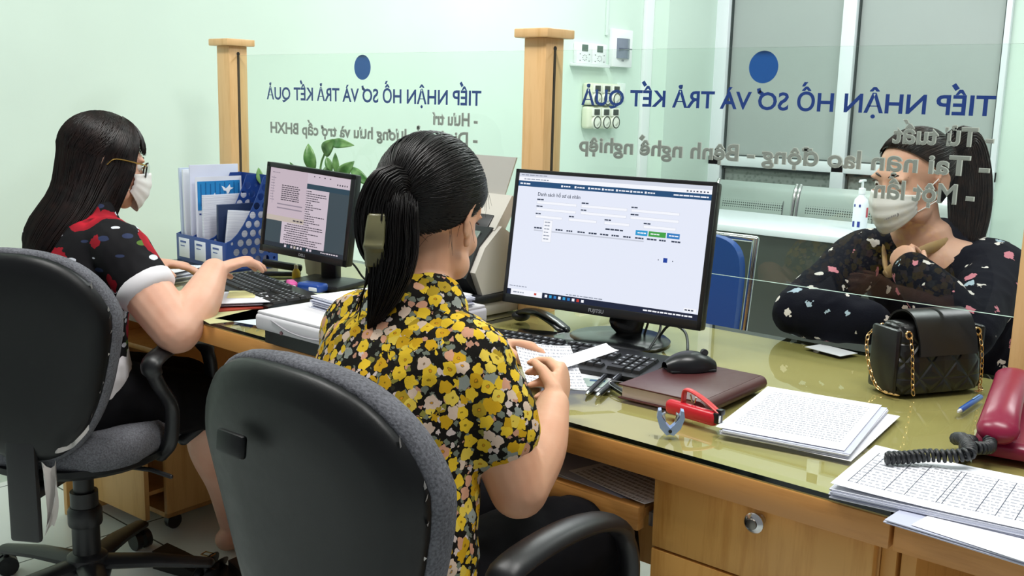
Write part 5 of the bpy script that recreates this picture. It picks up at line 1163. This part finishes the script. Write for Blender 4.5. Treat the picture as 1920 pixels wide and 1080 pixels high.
def motifs():
    x = N('navy_motif_knit', '#12131d', 0.9, spec=0.12); v0 = x.co(); w = x.noise(v0, 70, 2)
    vv = x.n('VectorMath', operation='MULTIPLY_ADD'); x.l(w.outputs['Color'], vv.inputs[0]); vv.inputs[1].default_value = (0.030,)*3; x.l(v0, vv.inputs[2])
    vo = x.vor(vv.outputs[0], 21, 0.85); co = x.n('SeparateColor'); x.l(vo.outputs['Color'], co.inputs[0]); d = vo.outputs['Distance']
    col = x.ramp(co.outputs[0], [(0, '#d9d2cc'), (0.42, '#c97f8c'), (0.66, '#a9bcc9'), (0.80, '#e3dcd6')], True); rad_ = x.math('ADD', 0.17, x.math('MULTIPLY', co.outputs[2], 0.15))
    x.base(x.mix(x.math('LESS_THAN', d, rad_), '#12131d', col)).bump(x.noise(v0, 260, 2).outputs[0], 0.3, 0.002); return x.m
FLOR, POPPY, MOTIF = floral(), poppies(), motifs()
BLACKC = plain('#0c0c10', 0.85, spec=0.15); CUFF = plain('#d9d6da', 0.8)
HB_ = hair_mat('black_hair', '#080606', '#130d0c', 0.44); HBR = hair_mat('dark_brown_hair', '#0c0707', '#1e100d', 0.38); HBR2 = hair_mat('brown_ponytail_hair', '#120c09', '#33231a', 0.38)
# ================= centre clerk, yellow floral blouse
t = thing('person', 'person in a yellow floral blouse with clipped-up black hair, holding papers at the desk', 'person', (-1.10, 1.00, 0.0), 0, 'people at the counter')
h = Head((-1.150, 1.142, 1.122), (-0.30, 0.89, -0.34), (-0.05, 0.34, 0.93), 1.0)
b = B(); h.build(b)
TW = [((-1.10, 0.985, 0.545), 0.165, 0.115), ((-1.10, 0.99, 0.62), 0.165, 0.118), ((-1.11, 1.02, 0.72), 0.135, 0.10), ((-1.12, 1.055, 0.84), 0.148, 0.10), ((-1.128, 1.075, 0.92), 0.150, 0.080), ((-1.132, 1.09, 0.975), 0.085, 0.06)]
torso(b, TW)
limb(b, [(-1.130, 1.08, 0.955), (-1.138, 1.105, 1.01), (-1.148, 1.128, 1.08)], [0.058, 0.051, 0.052])
RS, RE, RW = (-1.018, 1.085, 0.922), (-0.935, 1.118, 0.728), (-1.010, 1.290, 0.806)
limb(b, [(-1.04, 1.085, 0.93), RS, (-0.968, 1.10, 0.82), RE], [0.050, 0.056, 0.050, 0.045]); limb(b, [RE, (-0.962, 1.200, 0.766), RW], [0.045, 0.042, 0.028])
LS, LE, LW = (-1.256, 1.085, 0.925), (-1.375, 1.20, 0.76), (-1.300, 1.435, 0.828)
limb(b, [(-1.22, 1.085, 0.93), LS, (-1.33, 1.14, 0.83), LE], [0.050, 0.056, 0.049, 0.043]); limb(b, [LE, (-1.36, 1.32, 0.815), LW], [0.043, 0.040, 0.026])
hand(b, RW, (-0.42, 0.84, 0.22), (-0.80, -0.35, -0.10), (0, 0, 1), (0.85, 0.9, 0.95, 1.0), 0.98, thumb=(0.45, 0.55))
hand(b, LW, (0.46, 0.78, -0.10), (0.45, -0.35, -0.8), (0.6, -0.2, 0.5), (0.55, 0.6, 0.65, 0.7), 0.98, thumb=(0.35, 0.7))
for sx in (-1, 1):
    limb(b, [(-1.10+sx*0.085, 1.0, 0.545), (-1.10+sx*0.10, 1.22, 0.56), (-1.10+sx*0.10, 1.43, 0.54)], [0.080, 0.075, 0.055]); limb(b, [(-1.10+sx*0.10, 1.43, 0.54), (-1.10+sx*0.10, 1.46, 0.30), (-1.10+sx*0.09, 1.44, 0.07)], [0.055, 0.052, 0.035]); limb(b, [(-1.10+sx*0.09, 1.42, 0.055), (-1.10+sx*0.09, 1.50, 0.035), (-1.10+sx*0.09, 1.60, 0.025)], [0.038, 0.034, 0.022])
blob('body', b, SKIN, t, 0.0042, 5); h.eyes(t)
b = B(); g = 0.010
torso(b, [((-1.10, 0.985, 0.60), 0.170, 0.125), ((-1.10, 0.99, 0.66), 0.168, 0.124), ((-1.11, 1.018, 0.75), 0.156, 0.118), ((-1.12, 1.05, 0.84), 0.165, 0.118), ((-1.128, 1.073, 0.915), 0.168, 0.098), ((-1.132, 1.088, 0.960), 0.098, 0.072)])
for S_, E_ in ((RS, RE), (LS, LE)):
    S_, E_ = V(S_), V(E_); d = E_-S_; up = S_.lerp(V((-1.13, 1.08, 0.955)), 0.6)
    limb(b, [up, S_+V((0, 0, 0.004)), S_+d*0.22, S_+d*0.42, S_+d*0.54], [0.050, 0.060, 0.069, 0.071, 0.068])
blob('blouse', b, FLOR, t, 0.006, 5, 0.0045, 15)
b = B(); torso(b, [((-1.10, 0.985, 0.535), 0.172, 0.125), ((-1.10, 0.985, 0.60), 0.172, 0.126), ((-1.10, 0.99, 0.645), 0.160, 0.118)])
for sx in (-1, 1): limb(b, [(-1.10+sx*0.085, 1.0, 0.55), (-1.10+sx*0.10, 1.22, 0.565), (-1.10+sx*0.10, 1.43, 0.545)], [0.092, 0.087, 0.068]); limb(b, [(-1.10+sx*0.10, 1.43, 0.54), (-1.10+sx*0.10, 1.46, 0.30), (-1.10+sx*0.09, 1.44, 0.09)], [0.068, 0.065, 0.055])
blob('trousers', b, BLACKC, t, 0.008, 4, 0.003, 14)
b = B(); sc = Scalp(h, (0, -0.016, 0.028), (0.083, 0.108, 0.094)); pulled_back(b, sc, (-0.05, -0.88, -0.48), 1100, 2)
gp = sc.at((-0.05, -0.88, -0.48))
lock(b, [gp+V((0, 0.02, 0.015)), gp+V((-0.004, -0.006, 0.025)), gp+V((-0.012, -0.018, -0.02)), gp+V((-0.010, -0.018, -0.064)), gp+V((-0.002, -0.006, -0.08))], [0.020, 0.030, 0.034, 0.029, 0.016], 260, 5)
lock(b, [gp+V((0.005, 0.0, 0.01)), gp+V((0.012, -0.012, -0.02)), gp+V((0.014, -0.016, -0.075)), gp+V((0.006, -0.024, -0.125)), gp+V((-0.010, -0.034, -0.175))], [0.026, 0.030, 0.030, 0.023, 0.008], 320, 6, fuzz=1.8)
lock(b, [gp+V((0.0, 0.0, -0.03)), gp+V((-0.012, -0.018, -0.06)), gp+V((-0.022, -0.022, -0.085)), gp+V((-0.030, -0.026, -0.11))], [0.014, 0.014, 0.009, 0.004], 80, 8, fuzz=2.5)
random.seed(9); ws = []
for k in range(46):
    be = random.choice((0, pi))+random.uniform(-0.5, 0.9); d0 = hairline(random.uniform(0, 2*pi), -0.2); p = sc.at(d0, 0.001); dn = V((random.uniform(-1, 1), random.uniform(-1, 0.2), random.uniform(-1.2, 0.2)))*0.018
    ws.append([p, p+dn*0.4+V((0, 0, 0.003)), p+dn*0.9, p+dn*1.5+V((0, 0, -0.006))])
strands(b, ws, 0.0006)
b.mesh  # strands and locks are one head of hair
hb = b.bm
for v in hb.verts: v.co -= t.location
b.obj('hair', HB_, t, ang=0)
# hair claw
cl = B(); OLV = plain('#6a6748', 0.3); gq = gp-t.location
for s, dx in ((1, 0.0), (-1, 0.012)):
    f_ = lambda u, v: gq + V((-0.012-0.010+0.030*u+dx*0, -0.066-0.012*sin(pi*v)-0.004*sin(pi*u), 0.012-0.10*v))
gx = V((0.80, 0.60, 0)); gy = V((0.52, -0.85, 0)); gk = lambda x, y, z: gq + V((-0.008, -0.012, -0.042)) + gx*x + gy*y + V((0, 0, z))
cl.grid(lambda u, v: gk(-0.015+0.030*u-0.004*v, 0.037+0.012*sin(pi*v)+0.004*sin(pi*u)+0.006*math.exp(-((v-0.6)/0.07)**2), 0.032-0.078*v), 8, 22, thick=-0.005)
for k in range(4): cl.tube([gk(-0.016+0.010*k, 0.032, -0.044), gk(-0.016+0.010*k, 0.024, -0.056), gk(-0.016+0.010*k, 0.008, -0.054)], 0.0028, 6, round_=True)
cl.obj('hair_claw', OLV, t, ang=0)
# papers she holds
sheet('paper_sheet', 'small printed form held up in the hands of the clerk in yellow', 'paper', (-1.170, 1.478, 0.806), rad(52), 0.115, 0.165, TEXTP, lambda u, v: 0.018*(u-0.5)**2+0.012*(v-0.4)**2, tilt=(rad(14), rad(8)))
sheet('paper_slip', 'narrow white slip sticking out beyond the fist of the clerk in yellow', 'paper slip', (-1.150, 1.545, 0.812), rad(-8), 0.035, 0.17, PAPER, lambda u, v: 0.012*u*u, tilt=(rad(8), rad(30)))
# ================= left clerk, poppy blouse
t = thing('person', 'person in a black blouse with red poppies, long hair, glasses and mask, typing', 'person', (-2.44, 1.16, 0.0), 0, 'people at the counter')
h = Head((-2.535, 1.330, 1.118), (0.17, 0.95, -0.22), (0.0, 0.22, 0.97), 1.0)
b = B(); h.build(b)
torso(b, [((-2.44, 1.16, 0.545), 0.165, 0.12), ((-2.445, 1.165, 0.62), 0.165, 0.12), ((-2.47, 1.19, 0.72), 0.14, 0.105), ((-2.50, 1.23, 0.83), 0.155, 0.105), ((-2.512, 1.25, 0.905), 0.160, 0.082), ((-2.52, 1.27, 0.965), 0.085, 0.06)])
limb(b, [(-2.518, 1.27, 0.945), (-2.525, 1.29, 1.0), (-2.533, 1.315, 1.06)], [0.058, 0.052, 0.052])
RS, RE, RW = (-2.352, 1.258, 0.915), (-2.172, 1.302, 0.735), (-2.262, 1.468, 0.850)
limb(b, [(-2.40, 1.258, 0.92), RS, (-2.26, 1.278, 0.822), RE], [0.052, 0.062, 0.062, 0.056]); limb(b, [RE, (-2.205, 1.385, 0.788), RW], [0.056, 0.053, 0.035])
LS, LE, LW = (-2.675, 1.250, 0.915), (-2.80, 1.32, 0.80), (-2.665, 1.520, 0.818)
limb(b, [(-2.62, 1.25, 0.92), LS, (-2.74, 1.30, 0.84), LE], [0.052, 0.058, 0.052, 0.045]); limb(b, [LE, (-2.74, 1.43, 0.822), LW], [0.045, 0.040, 0.027])
hand(b, RW, (0.02, 0.97, 0.22), (0.15, 0.25, -0.95), (-1, 0.2, 0), (0.42, 0.36, 0.42, 0.5), 1.0, thumb=(0.6, 0.5))
hand(b, LW, (0.55, 0.83, -0.10), (0.1, -0.1, -1), (1, -0.5, 0), (0.25, 0.25, 0.3, 0.3), 1.0)
for kn, an, toe, hip in (((-2.345, 1.50, 0.475), (-2.408, 1.600, 0.085), (-2.36, 1.73, 0.028), (-2.36, 1.18, 0.55)), ((-2.50, 1.55, 0.49), (-2.455, 1.72, 0.085), (-2.40, 1.84, 0.028), (-2.52, 1.18, 0.55))):
    limb(b, [hip, V(hip).lerp(V(kn), 0.5), kn], [0.085, 0.078, 0.056]); limb(b, [kn, V(kn).lerp(V(an), 0.3)+V((0.004, -0.018, 0)), V(kn).lerp(V(an), 0.65), an], [0.060, 0.068, 0.052, 0.038])
    limb(b, [V(an)+V((0.0, -0.02, -0.045)), V(an)+V((0.01, 0.03, -0.045)), toe], [0.034, 0.034, 0.022])
blob('body', b, SKIN2, t, 0.0045, 5); h.eyes(t)
b = B()
torso(b, [((-2.44, 1.16, 0.63), 0.178, 0.132), ((-2.445, 1.165, 0.67), 0.174, 0.128), ((-2.47, 1.19, 0.74), 0.166, 0.122), ((-2.50, 1.228, 0.83), 0.172, 0.120), ((-2.512, 1.25, 0.905), 0.176, 0.100), ((-2.518, 1.268, 0.957), 0.118, 0.080), ((-2.52, 1.272, 0.985), 0.082, 0.066)])
cuffs = []
for S_, E_ in ((RS, RE), (LS, LE)):
    S_, E_ = V(S_), V(E_); d = E_-S_; up = S_.lerp(V((-2.515, 1.26, 0.94)), 0.6); limb(b, [up, S_, S_+d*0.25, S_+d*0.42], [0.062, 0.070, 0.070, 0.068]); cuffs.append((S_, d))
blob('blouse', b, POPPY, t, 0.006, 5, 0.004, 13)
for S_, d in cuffs: B().tube([S_+d*0.40-t.location, S_+d*0.44-t.location, S_+d*0.54-t.location, S_+d*0.585-t.location], [0.062, 0.073, 0.071, 0.060], 24).obj('white_cuff', CUFF, t, ang=60)
b = B(); torso(b, [((-2.44, 1.16, 0.585), 0.180, 0.134), ((-2.44, 1.162, 0.615), 0.182, 0.135), ((-2.442, 1.164, 0.645), 0.178, 0.132)]); blob('white_hem', b, CUFF, t, 0.007, 3, 0.003, 20)
b = B(); torso(b, [((-2.44, 1.16, 0.525), 0.178, 0.13), ((-2.44, 1.165, 0.60), 0.174, 0.126)])
for kn, hip in (((-2.345, 1.47, 0.485), (-2.36, 1.18, 0.55)), ((-2.50, 1.52, 0.49), (-2.52, 1.18, 0.55))): limb(b, [hip, V(hip).lerp(V(kn), 0.5), kn], [0.100, 0.094, 0.078])
limb(b, [(-2.44, 1.16, 0.55), (-2.455, 1.32, 0.53), (-2.46, 1.46, 0.50)], [(0.16, 0.075), (0.15, 0.07), (0.14, 0.06)]); blob('skirt', b, BLACKC, t, 0.008, 4, 0.003, 12)
# long straight hair
sc = Scalp(h, (0, -0.012, 0.030), (0.085, 0.108, 0.095)); core = B()
core.ell(h.p(0, -0.022, 0.030), (0.083, 0.098, 0.093), h.R, u=28, v=20)
endc = V((-2.585, 1.165, 0.875))
CU = [(h.p(0, -0.030, 0.03), 0.080, 0.080), (h.p(0, -0.034, -0.06), 0.088, 0.078), (h.p(-0.004, -0.058, -0.13), 0.105, 0.062), (V((-2.568, 1.185, 0.93)), 0.122, 0.048), (endc, 0.105, 0.030), (endc+V((-0.01, -0.015, -0.05)), 0.06, 0.014)]
CP = smooth_path([c[0] for c in CU], 6); CA = smooth_path([(c[1], c[2], 0) for c in CU], 6)
core.tube(CP, [(a.x*0.97, a.y*0.97) for a in CA], 28, ref=h.r, round_=True)
m2 = blob('hair', core, None, None, 0.006, 4, keep=True); b = B().mesh(m2)
random.seed(21); ps = []; fr = []; cur = h.r
for i in range(len(CP)):
    tt = CP[min(i+1, len(CP)-1)]-CP[max(i-1, 0)]; a, c = frame(tt, cur); cur = a; fr.append((a, c))
def curtain(an, i, k): a, c = fr[i]; return CP[i] + a*CA[i].x*cos(an)*k + c*CA[i].y*sin(an)*k
# which side of the curtain is the front: keep strands off the face
sgn = 1 if (fr[0][1]).dot(h.f) > 0 else -1
for k in range(900):
    an = random.uniform(0, 2*pi); front = sin(an)*sgn
    if front > 0.60: continue
    start = (cos(an)*0.10+random.uniform(-0.05, 0.05), random.uniform(-0.1, 0.75), 0.95); dd = V((cos(an), front if front < 0.4 else 0.4, 0.0)).normalized(); eq = V((dd.x, dd.y, -0.28))
    path = [sc.at(slerp(start, eq, q/9), random.uniform(0.0, 0.0015)) for q in range(10)]
    kk = random.uniform(0.985, 1.045); i0 = 7; en = len(CP)-random.randint(1, 7)
    tw = random.uniform(-0.12, 0.12)
    for i in range(i0, en, 2): path.append(curtain(an+tw*(i-i0)/20, i, kk))
    ps.append(path)
for k in range(170):          # fringe to the brow
    x0 = random.uniform(-0.9, 0.9); start = (x0*0.15, 0.35, 0.93); end = (x0*0.85, 0.86, random.uniform(0.02, 0.22))
    ps.append([sc.at(slerp(start, end, q/8), 0.001+random.uniform(0, 0.002)) for q in range(9)])
for k in range(420):          # side locks in front of the ears
    q_ = random.choice((-1, 1)); f0 = random.uniform(-0.15, 0.72); start = (q_*0.15, 0.3, 0.94); mid = (q_*0.9, f0, -0.1); path = [sc.at(slerp(start, mid, q/8), 0.0015+random.uniform(0, 0.002)) for q in range(9)]
    L_ = random.uniform(0.10, 0.17)
    for q in range(1, 7): path.append(h.p(q_*(0.079+0.003*sin(q)), 0.002+0.082*f0-0.007*q, 0.015-L_*q/5))
    ps.append(path)
strands(b, ps, 0.0016)
for v in b.bm.verts: v.co -= t.location
b.obj('hair', HBR, t, ang=0)
mk, _ = mask(h, t); mask_loop(h, t, mk)
gl = thing('glasses', None, None); del_ = gl; COL.objects.unlink(gl); bpy.data.objects.remove(gl)
b = B()
for q in (-1, 1):
    b.tube([h.p(q*0.033+0.024*cos(2*pi*k/18), 0.100-0.010*abs(cos(2*pi*k/18))*(1 if q*cos(2*pi*k/18) > 0 else 0), -0.002+0.019*sin(2*pi*k/18)) - t.location for k in range(18)], 0.0022, 6, closed=True)
    b.tube(smooth_path([h.p(q*0.058, 0.090, 0.006)-t.location, h.p(q*0.080, 0.070, 0.008)-t.location, h.p(q*0.088, 0.0, 0.008)-t.location, h.p(q*0.086, -0.02, -0.01)-t.location], 5), 0.0018, 6, round_=True, mi=1)
b.tube([h.p(-0.010, 0.102, 0.003)-t.location, h.p(0, 0.106, 0.006)-t.location, h.p(0.010, 0.102, 0.003)-t.location], 0.0018, 6, round_=True, mi=1)
go = b.obj('glasses', [plain('#14100e', 0.2), plain('#c9a25c', 0.25, 1.0)], t)
for q in (-1, 1):
    b = B(); b.grid(lambda u, v: h.p(q*0.033+0.023*(2*v)*0.5*cos(2*pi*u), 0.099, -0.002+0.018*v*sin(2*pi*u)) - t.location, 18, 3); b.obj('lens', thin_glass('spectacle_lens', '#e9eef2', 1.5, 1.0), go, ang=0)
# ================= visitor, navy sweater
t = thing('person', 'person in a navy sweater with small motifs and a white mask, behind the glass', 'person', (-0.82, 2.83, 0.0), 0, 'people at the counter')
h = Head((-0.905, 2.552, 1.135), (-0.36, -0.90, -0.20), (-0.05, -0.19, 0.97), 1.02)
b = B(); h.build(b)
torso(b, [((-0.82, 2.82, 0.53), 0.165, 0.12), ((-0.82, 2.81, 0.62), 0.16, 0.12), ((-0.83, 2.75, 0.74), 0.14, 0.11), ((-0.85, 2.67, 0.85), 0.155, 0.11), ((-0.868, 2.62, 0.92), 0.155, 0.085), ((-0.885, 2.60, 0.975), 0.085, 0.06)])
limb(b, [(-0.882, 2.60, 0.955), (-0.890, 2.585, 1.01), (-0.90, 2.565, 1.075)], [0.060, 0.053, 0.054])
RS, RE, RW = (-1.02, 2.575, 0.925), (-1.045, 2.262, 0.812), (-0.885, 2.262, 0.818)
LS, LE, LW = (-0.715, 2.640, 0.925), (-0.670, 2.315, 0.812), (-0.815, 2.392, 0.915)
for S_, E_, W_, nk in ((RS, RE, RW, -0.95), (LS, LE, LW, -0.79)):
    S_, E_, W_ = V(S_), V(E_), V(W_)
    limb(b, [S_.lerp(V((-0.87, 2.62, 0.93)), 0.35), S_, S_.lerp(E_, 0.5), E_], [0.05, 0.054, 0.048, 0.042]); limb(b, [E_, E_.lerp(W_, 0.5), W_], [0.042, 0.038, 0.027])
hand(b, RW, (0.97, 0.05, 0.08), (0, 0.5, -0.85), (0, -0.4, 0.8), (0.8, 0.85, 0.9, 0.9), 0.98, thumb=(0.3, 0.6))
hand(b, LW, (-0.55, 0.25, 0.50), (-0.2, 0.9, 0.1), (-0.4, 0.2, 0.8), (1.0, 1.0, 1.05, 1.05), 0.86, thumb=(0.4, 0.5))
for sx in (-1, 1):
    limb(b, [(-0.82+sx*0.09, 2.80, 0.54), (-0.82+sx*0.10, 2.60, 0.555), (-0.82+sx*0.10, 2.40, 0.53)], [0.08, 0.074, 0.055]); limb(b, [(-0.82+sx*0.10, 2.40, 0.53), (-0.82+sx*0.10, 2.39, 0.30), (-0.82+sx*0.09, 2.42, 0.07)], [0.055, 0.05, 0.035]); limb(b, [(-0.82+sx*0.09, 2.44, 0.05), (-0.82+sx*0.09, 2.38, 0.035), (-0.82+sx*0.09, 2.29, 0.025)], [0.036, 0.033, 0.022])
blob('body', b, SKIN2, t, 0.0045, 5); h.eyes(t)
b = B()
torso(b, [((-0.82, 2.82, 0.56), 0.185, 0.135), ((-0.82, 2.81, 0.64), 0.18, 0.135), ((-0.83, 2.75, 0.75), 0.172, 0.132), ((-0.85, 2.67, 0.85), 0.182, 0.130), ((-0.862, 2.635, 0.915), 0.182, 0.100), ((-0.872, 2.632, 0.945), 0.116, 0.062)])
for S_, E_, W_ in ((RS, RE, RW), (LS, LE, LW)):
    S_, E_, W_ = V(S_), V(E_), V(W_); d2 = W_-E_
    limb(b, [S_.lerp(V((-0.87, 2.62, 0.945)), 0.5), S_, S_.lerp(E_, 0.5), E_+V((0, 0, 0.008))], [0.055, 0.072, 0.068, 0.056]); limb(b, [E_+V((0, 0, 0.008)), E_.lerp(W_, 0.45)+V((0, 0, 0.008)), E_.lerp(W_, 1.10)+V((0, 0, 0.005))], [0.056, 0.060, 0.048])
blob('sweater', b, MOTIF, t, 0.0065, 5, 0.005, 13)
nc = V((-0.888, 2.590, 0.978)); nf = V((-0.37, -0.93, 0)); nr = V((0.93, -0.37, 0)); b = B()
for q in (-1, 1):
    b.tube(smooth_path([nc-nf*0.064+V((0, 0, 0.012)), nc-nf*0.02+nr*q*0.070+V((0, 0, 0.008)), nc+nf*0.045+nr*q*0.062+V((0, 0, -0.010)), nc+nf*0.088+nr*q*0.022+V((0, 0, -0.050)), nc+nf*0.100+nr*q*0.002+V((0, 0, -0.075))], 6), [(0.015, 0.005)]*25, 8, round_=True)
for v in b.bm.verts: v.co -= t.location
b.obj('inner_collar', plain('#b99a6e', 0.8), t, ang=60)
b = B(); torso(b, [((-0.82, 2.82, 0.52), 0.18, 0.13), ((-0.82, 2.82, 0.585), 0.178, 0.13)])
for sx in (-1, 1): limb(b, [(-0.82+sx*0.09, 2.80, 0.545), (-0.82+sx*0.10, 2.60, 0.56), (-0.82+sx*0.10, 2.40, 0.535)], [0.092, 0.086, 0.068]); limb(b, [(-0.82+sx*0.10, 2.40, 0.53), (-0.82+sx*0.10, 2.39, 0.30), (-0.82+sx*0.09, 2.42, 0.09)], [0.068, 0.062, 0.052])
blob('trousers', b, plain('#1a1c26', 0.85, spec=0.15), t, 0.008, 4, 0.003, 12)
b = B(); sc = Scalp(h, (0, -0.014, 0.030), (0.080, 0.103, 0.090)); pulled_back(b, sc, (-0.15, -0.97, 0.20), 520, 12, off=-0.12)
gp = sc.at((-0.15, -0.97, 0.20))
lock(b, [gp+V((0, -0.02, 0)), gp+V((0.022, 0.03, 0.02)), gp+V((0.040, 0.036, -0.04)), gp+V((0.055, 0.018, -0.13)), gp+V((0.064, -0.005, -0.21)), gp+V((0.066, -0.02, -0.255))], [0.024, 0.034, 0.042, 0.044, 0.034, 0.012], 260, 14, fuzz=1.6)
for v in b.bm.verts: v.co -= t.location
b.obj('hair', HBR2, t, ang=0)
mk, mf = mask(h, t, wide=1.08); mask_loop(h, t, mk)
b = B()
for k in range(7): 
    p = V(mf(0.24+0.022*k, 0.60+0.008*k)); q = V(mf(0.252+0.022*k, 0.60+0.008*k)); o_ = h.f*0.0022; r_ = V((0, 0, 0.004+0.002*(k % 3)))
    b.quad([p+o_, q+o_, q+o_+r_, p+o_+r_])
b.tube([V(mf(0.22+0.012*cos(a), 0.58+0.05*sin(a)))+h.f*0.002 for a in [0.6+0.5*k for k in range(9)]], 0.0008, 5); b.obj('printed_mark', plain('#7d7a80', 0.7), mk, smooth=False, recalc=False)
sheet('paper_slip', 'white paper under the forearm of the visitor on the counter edge', 'paper slip', (-0.925, 2.195, DZ+0.0006), rad(-15), 0.10, 0.06, PAPER)
